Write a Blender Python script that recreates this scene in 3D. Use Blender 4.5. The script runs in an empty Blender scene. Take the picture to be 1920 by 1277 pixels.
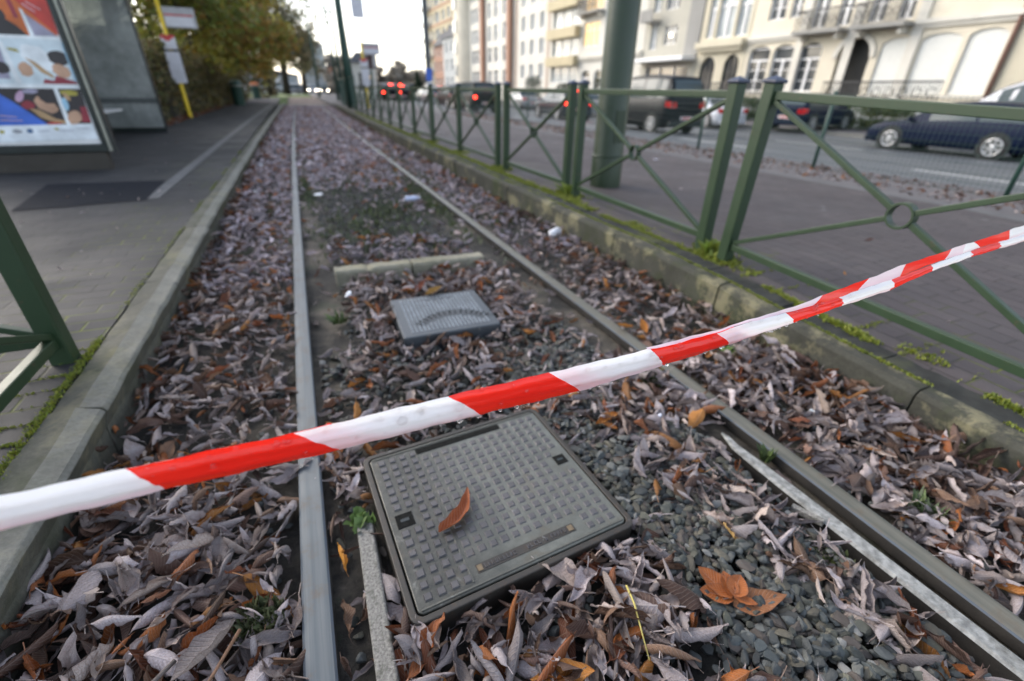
import bpy, bmesh, math, random
import numpy as np
from mathutils import Vector, Matrix
random.seed(7)
rng = np.random.default_rng(11)
S = bpy.context.scene
COL = S.collection
R = math.radians

# ------------------------------------------------------------------ camera
cam_d = bpy.data.cameras.new('camera')
cam = bpy.data.objects.new('camera', cam_d)
COL.objects.link(cam)
CAM = Vector((-0.594, 0.0, 1.0818))
yaw, pit, roll = 0.4130, 0.5036, 0.0180
Fw = Vector((math.sin(yaw) * math.cos(pit), math.cos(yaw) * math.cos(pit), -math.sin(pit)))
R0 = Vector((math.cos(yaw), -math.sin(yaw), 0)); U0 = R0.cross(Fw)
Rt = R0 * math.cos(roll) + U0 * math.sin(roll)
Up = U0 * math.cos(roll) - R0 * math.sin(roll)
M = Matrix((Rt, Up, -Fw)).transposed().to_4x4()
M.translation = CAM
cam.matrix_world = M
cam_d.sensor_width = 36.0
cam_d.lens = 852.88 / 1920 * 36
cam_d.clip_start = 0.02
cam_d.clip_end = 3000
cam_d.dof.use_dof = True
cam_d.dof.focus_distance = 0.86
cam_d.dof.aperture_fstop = 1.75
cam_d.dof.aperture_blades = 9
S.camera = cam

# ------------------------------------------------------------------ sky, sun, exposure
SUN_EL, SUN_AZ = R(30), R(-35)          # low sun down the street, a little to its left
W = bpy.data.worlds.new('World'); S.world = W; W.use_nodes = True
wn = W.node_tree.nodes; wl = W.node_tree.links
bg = wn['Background']; bg.inputs['Strength'].default_value = 0.15
sky = wn.new('ShaderNodeTexSky'); sky.sky_type = 'NISHITA'; sky.sun_disc = False
sky.sun_elevation = SUN_EL; sky.sun_rotation = SUN_AZ
sky.air_density = 1.0; sky.dust_density = 2.0; sky.ozone_density = 1.0
hsv = wn.new('ShaderNodeHueSaturation'); hsv.inputs['Saturation'].default_value = .58      # thin high cloud greys the sky
wl.new(sky.outputs[0], hsv.inputs['Color']); wl.new(hsv.outputs[0], bg.inputs[0])
sd = bpy.data.lights.new('sun', 'SUN'); sd.energy = 0.6; sd.angle = R(40); sd.color = (1, .91, .8)
sun = bpy.data.objects.new('sun', sd); COL.objects.link(sun)
dirv = Vector((math.sin(SUN_AZ) * math.cos(SUN_EL), math.cos(SUN_AZ) * math.cos(SUN_EL), math.sin(SUN_EL)))
sun.rotation_euler = dirv.to_track_quat('Z', 'Y').to_euler()
S.view_settings.view_transform = 'Standard'; S.view_settings.look = 'None'
S.view_settings.exposure = 1.56; S.view_settings.gamma = 1.0
S.view_settings.use_curve_mapping = False
S.render.engine = 'CYCLES'
S.cycles.use_denoising = True
S.cycles.max_bounces = 8; S.cycles.transparent_max_bounces = 24
S.cycles.sample_clamp_indirect = 6

# ------------------------------------------------------------------ helpers: objects
def tag(o, label=None, cat=None, group=None, kind=None):
    if label: o['label'] = label
    if cat: o['category'] = cat
    if group: o['group'] = group
    if kind: o['kind'] = kind
    return o
def thing(name, label, cat, loc=(0, 0, 0), rz=0, group=None):
    o = bpy.data.objects.new(name, None); COL.objects.link(o)
    o.empty_display_size = .1
    o.location = loc; o.rotation_euler = (0, 0, rz)
    return tag(o, label, cat, group)
def copy_tree(o, parent=None):
    c = o.copy(); COL.objects.link(c); c.parent = parent
    for ch in list(o.children): copy_tree(ch, c)
    return c

class MB:
    """collects boxes, tubes, sheets ... and links them as one mesh"""
    def __init__(s): s.v = []; s.f = []; s.m = []; s.sm = []; s.cur = 0; s.smooth = False
    def add(s, vs, fs, smooth=None):
        b = len(s.v); s.v += [tuple(p) for p in vs]
        for f in fs:
            s.f.append([b + i for i in f]); s.m.append(s.cur)
            s.sm.append(s.smooth if smooth is None else smooth)
        return s
    def box(s, x0, x1, y0, y1, z0, z1):
        if x0 > x1: x0, x1 = x1, x0
        if y0 > y1: y0, y1 = y1, y0
        if z0 > z1: z0, z1 = z1, z0
        return s.add([(x0, y0, z0), (x1, y0, z0), (x1, y1, z0), (x0, y1, z0), (x0, y0, z1), (x1, y0, z1), (x1, y1, z1), (x0, y1, z1)],
                     [(0, 3, 2, 1), (4, 5, 6, 7), (0, 1, 5, 4), (1, 2, 6, 5), (2, 3, 7, 6), (3, 0, 4, 7)], False)
    def bar(s, p, q, w, h, up=(0, 0, 1)):
        p = Vector(p); q = Vector(q); d = (q - p).normalized(); u = Vector(up)
        a = d.cross(u)
        if a.length < 1e-4: a = d.cross(Vector((1, 0, 0)))
        a.normalize(); b = a.cross(d).normalized(); a *= w / 2; b *= h / 2
        vs = [p - a - b, p + a - b, p + a + b, p - a + b, q - a - b, q + a - b, q + a + b, q - a + b]
        return s.add(vs, [(0, 3, 2, 1), (4, 5, 6, 7), (0, 1, 5, 4), (1, 2, 6, 5), (2, 3, 7, 6), (3, 0, 4, 7)], False)
    def tube(s, pts, rad, n=10, caps=True, smooth=True):
        pts = [Vector(p) for p in pts]
        if not hasattr(rad, '__len__'): rad = [rad] * len(pts)
        vs = []; fs = []; prev = None
        for i, p in enumerate(pts):
            d = (pts[min(i + 1, len(pts) - 1)] - pts[max(i - 1, 0)]).normalized()
            if prev is None:
                a = d.cross(Vector((0, 0, 1)))
                if a.length < 1e-3: a = d.cross(Vector((1, 0, 0)))
            else: a = prev - d * prev.dot(d)
            a.normalize(); prev = a; b = d.cross(a)
            for k in range(n):
                t = 2 * math.pi * k / n
                vs.append(p + (a * math.cos(t) + b * math.sin(t)) * rad[i])
        for i in range(len(pts) - 1):
            for k in range(n):
                fs.append((i * n + k, i * n + (k + 1) % n, (i + 1) * n + (k + 1) % n, (i + 1) * n + k))
        s.add(vs, fs, smooth)
        if caps:
            b = len(s.v) - len(vs)
            s.f.append([b + k for k in range(n)][::-1]); s.m.append(s.cur); s.sm.append(False)
            e = b + (len(pts) - 1) * n
            s.f.append([e + k for k in range(n)]); s.m.append(s.cur); s.sm.append(False)
        return s
    def lathe(s, prof, c=(0, 0, 0), axis='z', n=24, smooth=True):
        vs = []; fs = []
        for r, h in prof:
            for k in range(n):
                t = 2 * math.pi * k / n; a, b = r * math.cos(t), r * math.sin(t)
                p = (a, b, h) if axis == 'z' else ((h, a, b) if axis == 'x' else (a, h, b))
                vs.append((p[0] + c[0], p[1] + c[1], p[2] + c[2]))
        for i in range(len(prof) - 1):
            for k in range(n):
                fs.append((i * n + k, i * n + (k + 1) % n, (i + 1) * n + (k + 1) % n, (i + 1) * n + k))
        return s.add(vs, fs, smooth)
    def prism(s, poly, y0, y1, axis='y'):
        """poly of 2-D points (x,z) pushed along y (or (y,z) along x)"""
        n = len(poly)
        if axis == 'y': vs = [(a, y0, b) for a, b in poly] + [(a, y1, b) for a, b in poly]
        elif axis == 'x': vs = [(y0, a, b) for a, b in poly] + [(y1, a, b) for a, b in poly]
        else: vs = [(a, b, y0) for a, b in poly] + [(a, b, y1) for a, b in poly]
        fs = [tuple(range(n)), tuple(range(2 * n - 1, n - 1, -1))] + [(i, i + n, (i + 1) % n + n, (i + 1) % n) for i in range(n)]
        return s.add(vs, fs, False)
    def grid(s, fn, nu, nv, smooth=True):
        vs = [fn(i / nu, j / nv) for j in range(nv + 1) for i in range(nu + 1)]
        fs = [(j * (nu + 1) + i, j * (nu + 1) + i + 1, (j + 1) * (nu + 1) + i + 1, (j + 1) * (nu + 1) + i) for j in range(nv) for i in range(nu)]
        return s.add(vs, fs, smooth)
    def build(s, name, mats, parent=None, bevel=0, seg=2, fix=True, loc=None, rz=None):
        me = bpy.data.meshes.new(name); me.from_pydata(s.v, [], s.f); me.update()
        if not isinstance(mats, (list, tuple)): mats = [mats]
        for m in mats: me.materials.append(m)
        me.polygons.foreach_set('material_index', s.m); me.polygons.foreach_set('use_smooth', s.sm)
        if fix:
            bm = bmesh.new(); bm.from_mesh(me); bmesh.ops.recalc_face_normals(bm, faces=bm.faces); bm.to_mesh(me); bm.free()
        o = bpy.data.objects.new(name, me); COL.objects.link(o)
        if parent is not None: o.parent = parent
        if loc is not None: o.location = loc
        if rz is not None: o.rotation_euler = (0, 0, rz)
        if bevel:
            b = o.modifiers.new('bevel', 'BEVEL'); b.width = bevel; b.segments = seg; b.limit_method = 'ANGLE'; b.angle_limit = R(40)
        return o

def np_mesh(name, V, Fq, mats, uv=None, colr=None, smooth=True, matidx=None):
    """quads (or tris) from numpy arrays, fast"""
    me = bpy.data.meshes.new(name)
    k = Fq.shape[1]
    me.vertices.add(len(V)); me.vertices.foreach_set('co', V.astype(np.float32).ravel())
    me.loops.add(Fq.size); me.loops.foreach_set('vertex_index', Fq.astype(np.int32).ravel())
    me.polygons.add(len(Fq)); me.polygons.foreach_set('loop_start', np.arange(0, Fq.size, k, dtype=np.int32))
    me.polygons.foreach_set('loop_total', np.full(len(Fq), k, dtype=np.int32))
    me.polygons.foreach_set('use_smooth', np.full(len(Fq), smooth))
    if not isinstance(mats, (list, tuple)): mats = [mats]
    for m in mats: me.materials.append(m)
    if matidx is not None: me.polygons.foreach_set('material_index', matidx.astype(np.int32))
    me.update(calc_edges=True)
    if uv is not None:
        l = me.uv_layers.new(name='UVMap'); l.data.foreach_set('uv', uv[Fq.ravel()].astype(np.float32).ravel())
    if colr is not None:
        a = me.color_attributes.new('tint', 'FLOAT_COLOR', 'POINT'); a.data.foreach_set('color', colr.astype(np.float32).ravel())
    me.validate()
    return me
def link(name, me, parent=None):
    o = bpy.data.objects.new(name, me); COL.objects.link(o); o.parent = parent; return o

# ------------------------------------------------------------------ helpers: materials
class NT:
    def __init__(s, name):
        s.mat = bpy.data.materials.new(name); s.mat.use_nodes = True
        s.t = s.mat.node_tree; s.n = s.t.nodes; s.l = s.t.links
        s.b = s.n['Principled BSDF']; s.out = s.n['Material Output']
    def node(s, typ, **kw):
        n = s.n.new(typ)
        for k, v in kw.items():
            if k.startswith('i_'):
                key = k[2:]; key = int(key) if key.isdigit() else key.replace('_', ' ')
                s.set(n.inputs[key], v)
            else: setattr(n, k, v)
        return n
    def set(s, inp, v):
        if isinstance(v, bpy.types.NodeSocket): s.l.new(v, inp)
        elif isinstance(v, (tuple, list)) and len(v) == 3 and inp.type == 'RGBA': inp.default_value = (*v, 1)
        else: inp.default_value = v
    def coord(s, kind='Object', scale=None):
        o = s.node('ShaderNodeTexCoord').outputs[kind]
        if scale is not None:
            o = s.node('ShaderNodeMapping', i_Vector=o, i_Scale=scale).outputs[0]
        return o
    def noise(s, scale, detail=4, rough=.55, vec=None, out='Fac'):
        n = s.node('ShaderNodeTexNoise', i_Scale=scale, i_Detail=detail, i_Roughness=rough)
        s.l.new(vec if vec is not None else s.coord(), n.inputs['Vector']); return n.outputs[out]
    def ramp(s, fac, stops):
        n = s.node('ShaderNodeValToRGB'); s.l.new(fac, n.inputs[0]); e = n.color_ramp.elements
        while len(e) < len(stops): e.new(.5)
        for k, (p, c) in enumerate(stops):
            e[k].position = p; e[k].color = (c, c, c, 1) if not hasattr(c, '__len__') else (*c, 1)
        return n.outputs[0]
    def mix(s, fac, a, b, blend='MIX'):
        n = s.node('ShaderNodeMix', data_type='RGBA', blend_type=blend)
        s.set(n.inputs[0], fac); s.set(n.inputs[6], a); s.set(n.inputs[7], b); return n.outputs[2]
    def math(s, op, a, b=0.0, c=None):
        n = s.node('ShaderNodeMath', operation=op); s.set(n.inputs[0], a); s.set(n.inputs[1], b)
        if c is not None: s.set(n.inputs[2], c)
        return n.outputs[0]
    def bump(s, h, strength=.5, dist=.01, normal=None):
        n = s.node('ShaderNodeBump', i_Strength=strength, i_Distance=dist, i_Height=h)
        if normal is not None: s.l.new(normal, n.inputs['Normal'])
        s.l.new(n.outputs[0], s.b.inputs['Normal']); return n.outputs[0]
    def base(s, c=None, rough=None, metal=None, spec=None):
        if c is not None: s.set(s.b.inputs['Base Color'], c)
        if rough is not None: s.set(s.b.inputs['Roughness'], rough)
        if metal is not None: s.set(s.b.inputs['Metallic'], metal)
        if spec is not None: s.set(s.b.inputs['Specular IOR Level'], spec)
        return s
def simple(name, c, rough=.6, metal=0, var=.15, scale=6, bump=0, bscale=60, bdist=.003, spec=None, dirt=None):
    m = NT(name)
    f = m.noise(scale, 5)
    lo = tuple(x * (1 - var) for x in c); hi = tuple(min(1, x * (1 + var)) for x in c)
    col = m.ramp(f, [(.3, lo), (.7, hi)])
    if dirt:
        g = m.noise(scale * .35, 8, .7)
        col = m.mix(m.ramp(g, [(.5, 0), (.72, dirt[1])]), col, dirt[0])
    m.base(col, rough, metal, spec)
    if bump: m.bump(m.noise(bscale, 4), bump, bdist)
    return m.mat
def emit(name, c, s):
    m = NT(name); m.base((0, 0, 0), .5)
    m.set(m.b.inputs['Emission Color'], c); m.b.inputs['Emission Strength'].default_value = s
    return m.mat
# ------------------------------------------------------------------ materials
MT = {}
def paint_green(name, c, rough=.38):
    m = NT(name)
    n = m.noise(9, 6, .65); fine = m.noise(140, 3)
    col = m.ramp(n, [(.25, tuple(x * .8 for x in c)), (.6, c), (.85, (c[0] * 1.35, c[1] * 1.25, c[2] * 1.25))])
    wear = m.ramp(m.noise(38, 8, .75), [(.6, 0), (.7, .75)])
    col = m.mix(wear, col, (c[0] * 1.7 + .02, c[1] * 1.25, c[2] * 1.3))
    rust = m.ramp(m.noise(22, 8, .75), [(.63, 0), (.69, .8)])
    col = m.mix(rust, col, (.09, .05, .03))
    m.base(col, m.math('ADD', m.math('MULTIPLY', n, .25), rough - .1))
    m.bump(fine, .12, .001)
    return m.mat
MT['green'] = paint_green('green_paint', (.02, .045, .018), .46)
MT['green_mast'] = paint_green('green_mast_paint', (.019, .037, .016), .4)
MT['dark_green'] = paint_green('dark_green_paint', (.02, .06, .045), .45)
MT['cap'] = simple('navy_cap_plastic', (.012, .02, .05), .35, var=.3, scale=30)
def steel(name, c1, c2, rough, metal=.35):
    m = NT(name)
    v = m.coord('Object', (60, 1.2, 8))
    st = m.noise(1, 5, .6, v); n = m.noise(14, 6, .7)
    col = m.mix(m.ramp(st, [(.35, 0), (.7, 1)]), c1, c2)
    rust = m.ramp(n, [(.52, 0), (.74, .7)])
    col = m.mix(rust, col, (.12, .085, .055))
    m.base(col, m.math('ADD', m.math('MULTIPLY', n, .3), rough), m.ramp(n, [(.35, metal), (.7, metal * .3)]), .35)
    m.bump(m.noise(220, 3), .15, .0006)
    return m.mat
MT['rail'] = steel('worn_rail_steel', (.085, .1, .112), (.15, .16, .162), .38, .45)
MT['rail_right'] = steel('dull_rail_steel', (.11, .11, .092), (.19, .18, .145), .42, .35)
MT['strip'] = simple('bright_strip_steel', (.26, .26, .245), .6, .05, var=.45, scale=55, bump=.7, bscale=180, bdist=.003, dirt=((.075, .07, .055), .85))
MT['strip_l'] = simple('weathered_concrete_strip', (.2, .19, .17), .85, var=.55, scale=160, bump=.6, bscale=200, bdist=.002, dirt=((.07, .07, .05), .8))

def concrete(name, c, moss=.5, yellow=.3):
    m = NT(name)
    a = m.noise(5, 8, .65); b = m.noise(70, 6, .7); pit = m.noise(210, 3)
    col = m.ramp(a, [(.3, tuple(x * .62 for x in c)), (.6, c), (.8, tuple(x * 1.25 for x in c))])
    col = m.mix(m.ramp(b, [(.35, .5), (.6, 0)]), col, tuple(x * .45 for x in c))
    col = m.mix(m.ramp(m.noise(2.6, 7, .7), [(.5, 0), (.66, moss)]), col, (.045, .055, .022))
    col = m.mix(m.ramp(m.noise(4.1, 7, .7), [(.53, 0), (.62, yellow)]), col, (.26, .235, .14))
    m.base(col, .9, spec=.2)
    bb = m.bump(pit, .5, .002)
    m.bump(m.noise(26, 6, .7), .55, .008, bb)
    return m.mat
MT['kerb'] = concrete('kerb_concrete', (.125, .122, .1), .55, .3)
MT['kerb_r'] = concrete('mossy_kerb_concrete', (.075, .074, .06), .8, .62)
MT['edging'] = concrete('edging_stone', (.33, .31, .24), .4, .45)
MT['kerb_road'] = concrete('road_kerb_stone', (.26, .25, .23), .2, .1)

def pavers(name, c1, c2, mortar, bw, bh, mossy, rot=0, moss_band=None):
    m = NT(name)
    co = m.node('ShaderNodeMapping', i_Vector=m.coord(), i_Rotation=(0, 0, rot)).outputs[0]
    wob = m.noise(3, 3, out='Color')
    co = m.node('ShaderNodeMix', data_type='RGBA', blend_type='LINEAR_LIGHT')
    m.set(co.inputs[0], .006); m.l.new(m.node('ShaderNodeMapping', i_Vector=m.coord(), i_Rotation=(0, 0, rot)).outputs[0], co.inputs[6]); m.l.new(wob, co.inputs[7])
    br = m.node('ShaderNodeTexBrick', i_Scale=1.0)
    m.l.new(co.outputs[2], br.inputs['Vector'])
    for k, v in (('Color1', c1), ('Color2', c2), ('Mortar', mortar)): br.inputs[k].default_value = (*v, 1)
    br.inputs['Mortar Size'].default_value = .006; br.inputs['Mortar Smooth'].default_value = .5
    br.inputs['Brick Width'].default_value = bw; br.inputs['Row Height'].default_value = bh
    br.inputs['Bias'].default_value = 0
    col = m.mix(m.ramp(m.noise(.9, 6, .65), [(.3, .55), (.75, 0)]), br.outputs[0], tuple(x * .55 for x in c1))
    col = m.mix(m.ramp(m.noise(46, 5, .7), [(.4, .4), (.65, 0)]), col, tuple(x * .6 for x in c2))
    spots = m.ramp(m.noise(9, 2), [(.74, 0), (.77, .5)])
    col = m.mix(spots, col, (.33, .33, .32))
    if mossy:
        mm = m.math('MULTIPLY', br.outputs['Fac'], m.ramp(m.noise(1.7, 4, .7), [(.48, 0), (.62, mossy)]))
        if moss_band is not None:
            x = m.node('ShaderNodeSeparateXYZ'); m.l.new(m.coord(), x.inputs[0])
            mm = m.math('MULTIPLY', mm, m.ramp(m.math('ABSOLUTE', m.math('SUBTRACT', x.outputs[0], moss_band)), [(.25, 1), (.85, 0)]))
        col = m.mix(mm, col, (.14, .17, .01))
    m.base(col, m.ramp(m.noise(2.2, 4), [(.3, .6), (.7, .85)]), spec=.22)
    inv = m.math('SUBTRACT', 1.0, br.outputs['Fac'])
    b1 = m.bump(inv, .8, .006)
    m.bump(m.noise(120, 5, .7), .4, .003, b1)
    return m.mat
MT['platform'] = pavers('platform_pavers', (.034, .036, .039), (.048, .046, .048), (.022, .023, .021), .2, .1, .6, 0, -1.5)
MT['walkway'] = pavers('walkway_pavers', (.088, .077, .078), (.115, .096, .096), (.055, .05, .045), .22, .11, .95, R(90), 1.7)
MT['paving_far'] = simple('far_paving', (.11, .1, .1), .85, var=.15, scale=2, bump=.3)
MT['strip_light'] = simple('pale_paving_strip', (.1, .099, .098), .85, var=.2, scale=8, bump=.4, bscale=90, dirt=((.1, .1, .09), .6))
MT['asphalt_patch'] = simple('asphalt_patch', (.011, .013, .018), .9, spec=.1, var=.3, scale=30, bump=.6, bscale=300, bdist=.003)
def asphalt():
    m = NT('asphalt')
    col = m.ramp(m.noise(.35, 6, .6), [(.3, (.072, .081, .09)), (.7, (.1, .108, .115))])
    col = m.mix(m.ramp(m.noise(130, 3), [(.4, .35), (.7, 0)]), col, (.06, .065, .07))
    m.base(col, .6); m.bump(m.noise(240, 3), .4, .004); return m.mat
MT['asphalt'] = asphalt()
MT['road_paint'] = simple('road_marking_paint', (.5, .5, .48), .7, var=.2, scale=12)
def soil():
    m = NT('track_soil')
    x = m.node('ShaderNodeSeparateXYZ'); m.l.new(m.coord(), x.inputs[0])
    ax = m.math('ABSOLUTE', x.outputs[0])
    near = m.ramp(m.math('ABSOLUTE', m.math('SUBTRACT', ax, .7)), [(.10, 1), (.32, 0)])
    dark = m.ramp(m.noise(16, 7, .7), [(.3, (.013, .012, .011)), (.7, (.045, .041, .035))])
    sand = m.ramp(m.noise(34, 7, .7), [(.3, (.1, .086, .066)), (.7, (.2, .172, .135))])
    msk = m.math('MULTIPLY', near, m.ramp(m.noise(2.2, 5, .65), [(.42, 0), (.6, 1)]))
    col = m.mix(msk, dark, sand)
    g = m.ramp(m.noise(3.3, 6, .7), [(.56, 0), (.68, .75)])
    col = m.mix(g, col, (.05, .065, .035))
    m.base(col, .92)
    b = m.bump(m.noise(60, 6, .75), .9, .02)
    m.bump(m.noise(300, 3), .5, .003, b); return m.mat
MT['soil'] = soil()
MT['ground'] = simple('town_ground', (.13, .125, .115), .9, var=.25, scale=.6, bump=.3)
def lawn():
    m = NT('lawn'); col = m.ramp(m.noise(6, 6), [(.3, (.05, .09, .015)), (.7, (.1, .15, .03))]); m.base(col, .9); m.bump(m.noise(90, 3), .8, .03); return m.mat
MT['lawn'] = lawn()
MT['track_paving'] = simple('track_paving', (.15, .105, .085), .85, var=.3, scale=3, bump=.3)

def leaf_mat():
    m = NT('dead_leaf')
    at = m.node('ShaderNodeAttribute', attribute_name='tint').outputs['Color']
    oi = m.node('ShaderNodeObjectInfo').outputs['Random']
    uv = m.node('ShaderNodeUVMap').outputs[0]
    sx = m.node('ShaderNodeSeparateXYZ'); m.l.new(uv, sx.inputs[0])
    u, v = sx.outputs[0], sx.outputs[1]
    au = m.math('ABSOLUTE', u)
    ph = m.math('FRACT', m.math('SUBTRACT', m.math('MULTIPLY', v, 13.0), m.math('MULTIPLY', au, 2.6)))
    vein = m.ramp(m.math('ABSOLUTE', m.math('SUBTRACT', ph, .5)), [(.02, 1), (.16, 0)])
    mid = m.ramp(au, [(.02, 1), (.09, 0)])
    vv = m.math('MAXIMUM', vein, mid)
    blot = m.noise(42, 6, .7); blot2 = m.noise(150, 4, .7)
    c = m.mix(m.ramp(blot, [(.35, .62), (.6, 0)]), at, m.mix(1.0, at, (.45, .33, .27), 'MULTIPLY'))
    c = m.mix(m.ramp(blot2, [(.55, 0), (.75, .35)]), c, m.mix(1.0, at, (1.5, 1.5, 1.55), 'MULTIPLY'))
    c = m.mix(m.math('MULTIPLY', vv, .32), c, m.mix(.5, at, (.5, .42, .36)))
    c = m.mix(m.math('MULTIPLY', m.ramp(au, [(.8, 0), (1, 1)]), .35), c, (.1, .06, .045))
    hv = m.node('ShaderNodeHueSaturation', i_Color=c, i_Value=m.math('ADD', m.math('MULTIPLY', oi, .5), .75)).outputs[0]
    m.base(hv, .62, spec=.4)
    hh = m.math('ADD', m.math('MULTIPLY', vv, -1.0), m.math('MULTIPLY', blot, .8))
    m.bump(hh, .55, .0035)
    tr = m.node('ShaderNodeBsdfTranslucent', i_Color=hv)
    mx = m.node('ShaderNodeMixShader', i_0=.16)
    m.l.new(m.b.outputs[0], mx.inputs[1]); m.l.new(tr.outputs[0], mx.inputs[2]); m.l.new(mx.outputs[0], m.out.inputs[0])
    return m.mat
MT['leaf'] = leaf_mat()
def foliage(name, trans=.3):
    m = NT(name)
    at = m.node('ShaderNodeAttribute', attribute_name='tint').outputs['Color']
    m.base(at, .6)
    tr = m.node('ShaderNodeBsdfTranslucent', i_Color=at)
    mx = m.node('ShaderNodeMixShader', i_0=trans)
    m.l.new(m.b.outputs[0], mx.inputs[1]); m.l.new(tr.outputs[0], mx.inputs[2]); m.l.new(mx.outputs[0], m.out.inputs[0])
    return m.mat
MT['foliage'] = foliage('tree_foliage')
MT['moss'] = foliage('moss_green', .15)
def stone_mat():
    m = NT('gravel_stone')
    at = m.node('ShaderNodeAttribute', attribute_name='tint').outputs['Color']
    c = m.mix(m.ramp(m.noise(55, 6, .7), [(.35, .5), (.65, 0)]), at, m.mix(1.0, at, (.5, .5, .5), 'MULTIPLY'))
    c = m.mix(m.ramp(m.noise(260, 3), [(.6, 0), (.75, .35)]), c, m.mix(1.0, at, (1.8, 1.75, 1.6), 'MULTIPLY'))
    m.base(c, .72); m.bump(m.noise(180, 5, .7), .45, .002); return m.mat
MT['stone'] = stone_mat()
MT['bark'] = simple('bark', (.035, .028, .022), .9, var=.4, scale=8, bump=.8, bscale=25, bdist=.03)
def cast_iron(name, c, warm):
    m = NT(name)
    a = m.noise(7, 7, .65); b = m.noise(60, 5, .7)
    col = m.ramp(a, [(.3, tuple(x * .7 for x in c)), (.7, tuple(x * 1.15 for x in c))])
    col = m.mix(m.ramp(b, [(.52, 0), (.72, .55)]), col, warm)
    col = m.mix(m.ramp(m.noise(26, 7, .75), [(.62, 0), (.7, .5)]), col, (.3, .31, .3))
    m.base(col, m.ramp(a, [(.3, .42), (.7, .62)]), .25)
    m.bump(m.noise(260, 4), .35, .0012)
    return m.mat
def cover_plate():
    m = NT('weathered_cover_plate')
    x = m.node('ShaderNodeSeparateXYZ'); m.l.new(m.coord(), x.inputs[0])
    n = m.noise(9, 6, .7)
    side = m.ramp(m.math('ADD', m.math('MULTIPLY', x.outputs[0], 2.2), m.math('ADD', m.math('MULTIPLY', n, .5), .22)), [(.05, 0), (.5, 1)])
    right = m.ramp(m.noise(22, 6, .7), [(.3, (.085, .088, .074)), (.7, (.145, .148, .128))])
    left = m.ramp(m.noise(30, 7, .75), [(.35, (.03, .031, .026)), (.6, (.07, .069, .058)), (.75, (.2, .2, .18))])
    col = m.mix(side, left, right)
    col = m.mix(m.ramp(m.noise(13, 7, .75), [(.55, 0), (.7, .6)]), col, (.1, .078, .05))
    m.base(col, m.ramp(n, [(.3, .27), (.7, .55)]), .15, .5)
    m.bump(m.noise(240, 4), .5, .0015); return m.mat
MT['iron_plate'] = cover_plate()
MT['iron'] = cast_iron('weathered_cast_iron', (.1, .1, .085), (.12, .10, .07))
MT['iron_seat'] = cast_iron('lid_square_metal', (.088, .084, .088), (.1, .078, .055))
MT['iron_dark'] = cast_iron('dark_cast_iron', (.045, .04, .034), (.08, .05, .03))
MT['grid_plastic'] = cast_iron('grey_lid_plate', (.065, .075, .086), (.045, .052, .06))
MT['grid_dot'] = simple('pale_lid_dots', (.22, .245, .265), .5, var=.3, scale=18)
MT['white_litter'] = simple('white_litter', (.75, .76, .8), .5, var=.1, scale=30)
MT['pavlight'] = simple('white_plate', (.7, .7, .7), .5)
def tape_mat(name, c, c2, lo, hi):
    m = NT(name)
    uv = m.node('ShaderNodeUVMap').outputs[0]
    sx = m.node('ShaderNodeSeparateXYZ'); m.l.new(uv, sx.inputs[0])
    w = m.noise(1, 3, .5, m.coord('Object', (4, 50, 50)))
    k = m.math('ADD', sx.outputs[1], m.math('MULTIPLY', m.math('SUBTRACT', w, .5), .7))
    col = m.ramp(k, [(lo, c2), (hi, c)])
    m.base(col, .22, spec=.5)
    c1 = m.bump(m.noise(1, 3, .5, m.coord('Object', (9, 90, 90))), .3, .004)
    m.bump(m.noise(1, 6, .65, m.coord('Object', (55, 30, 160))), .25, .0015, c1)
    tr = m.node('ShaderNodeBsdfTranslucent', i_Color=col)
    mx = m.node('ShaderNodeMixShader', i_0=.3)
    m.l.new(m.b.outputs[0], mx.inputs[1]); m.l.new(tr.outputs[0], mx.inputs[2]); m.l.new(mx.outputs[0], m.out.inputs[0])
    return m.mat
MT['tape_white'] = tape_mat('tape_white', (.92, .9, .9), (.84, .66, .68), .05, .42)
MT['tape_red'] = tape_mat('tape_red', (.9, .03, .016), (.8, .04, .014), .0, .3)
MT['tape_pink'] = tape_mat('tape_pale_pink', (.86, .7, .74), (.84, .62, .68), .1, .6)
mm_ = NT('water_drop'); mm_.base((1, 1, 1), 0.0); mm_.b.inputs['Transmission Weight'].default_value = 1; mm_.b.inputs['IOR'].default_value = 1.45
MT['water'] = mm_.mat
mm_ = NT('window_glass'); mm_.base(mm_.ramp(mm_.noise(.6, 3), [(.3, (.03, .035, .04)), (.7, (.1, .11, .12))]), .08, spec=.8); MT['glass'] = mm_.mat
mm_ = NT('pale_window_glass'); mm_.base(mm_.ramp(mm_.noise(.8, 3), [(.3, (.25, .29, .31)), (.7, (.45, .49, .5))]), .15, spec=.6); MT['glass_pale'] = mm_.mat
mm_ = NT('car_glass'); mm_.base((.05, .07, .075), .08, spec=.3); MT['car_glass'] = mm_.mat
mm_ = NT('shelter_glass'); g_ = mm_.noise(1.6, 6, .7)
mm_.base(mm_.ramp(g_, [(.3, (.22, .235, .23)), (.7, (.42, .44, .43))]), .22, spec=.6)
t_ = mm_.node('ShaderNodeBsdfTransparent', i_Color=(.75, .8, .78)); x_ = mm_.node('ShaderNodeMixShader', i_0=mm_.ramp(g_, [(.35, .25), (.65, .1)]))
mm_.l.new(mm_.b.outputs[0], x_.inputs[1]); mm_.l.new(t_.outputs[0], x_.inputs[2]); mm_.l.new(x_.outputs[0], mm_.out.inputs[0]); MT['shelter_glass'] = mm_.mat
MT['yellow'] = simple('yellow_pole_paint', (.72, .5, .01), .4, var=.1)
MT['white'] = simple('white_paint', (.74, .74, .74), .5, var=.06)
MT['offwhite'] = simple('sign_white', (.62, .61, .66), .5, var=.08)
MT['sign_red'] = simple('sign_red', (.5, .05, .05), .5)
MT['sign_grey'] = simple('sign_grey', (.4, .4, .42), .5)
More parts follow.
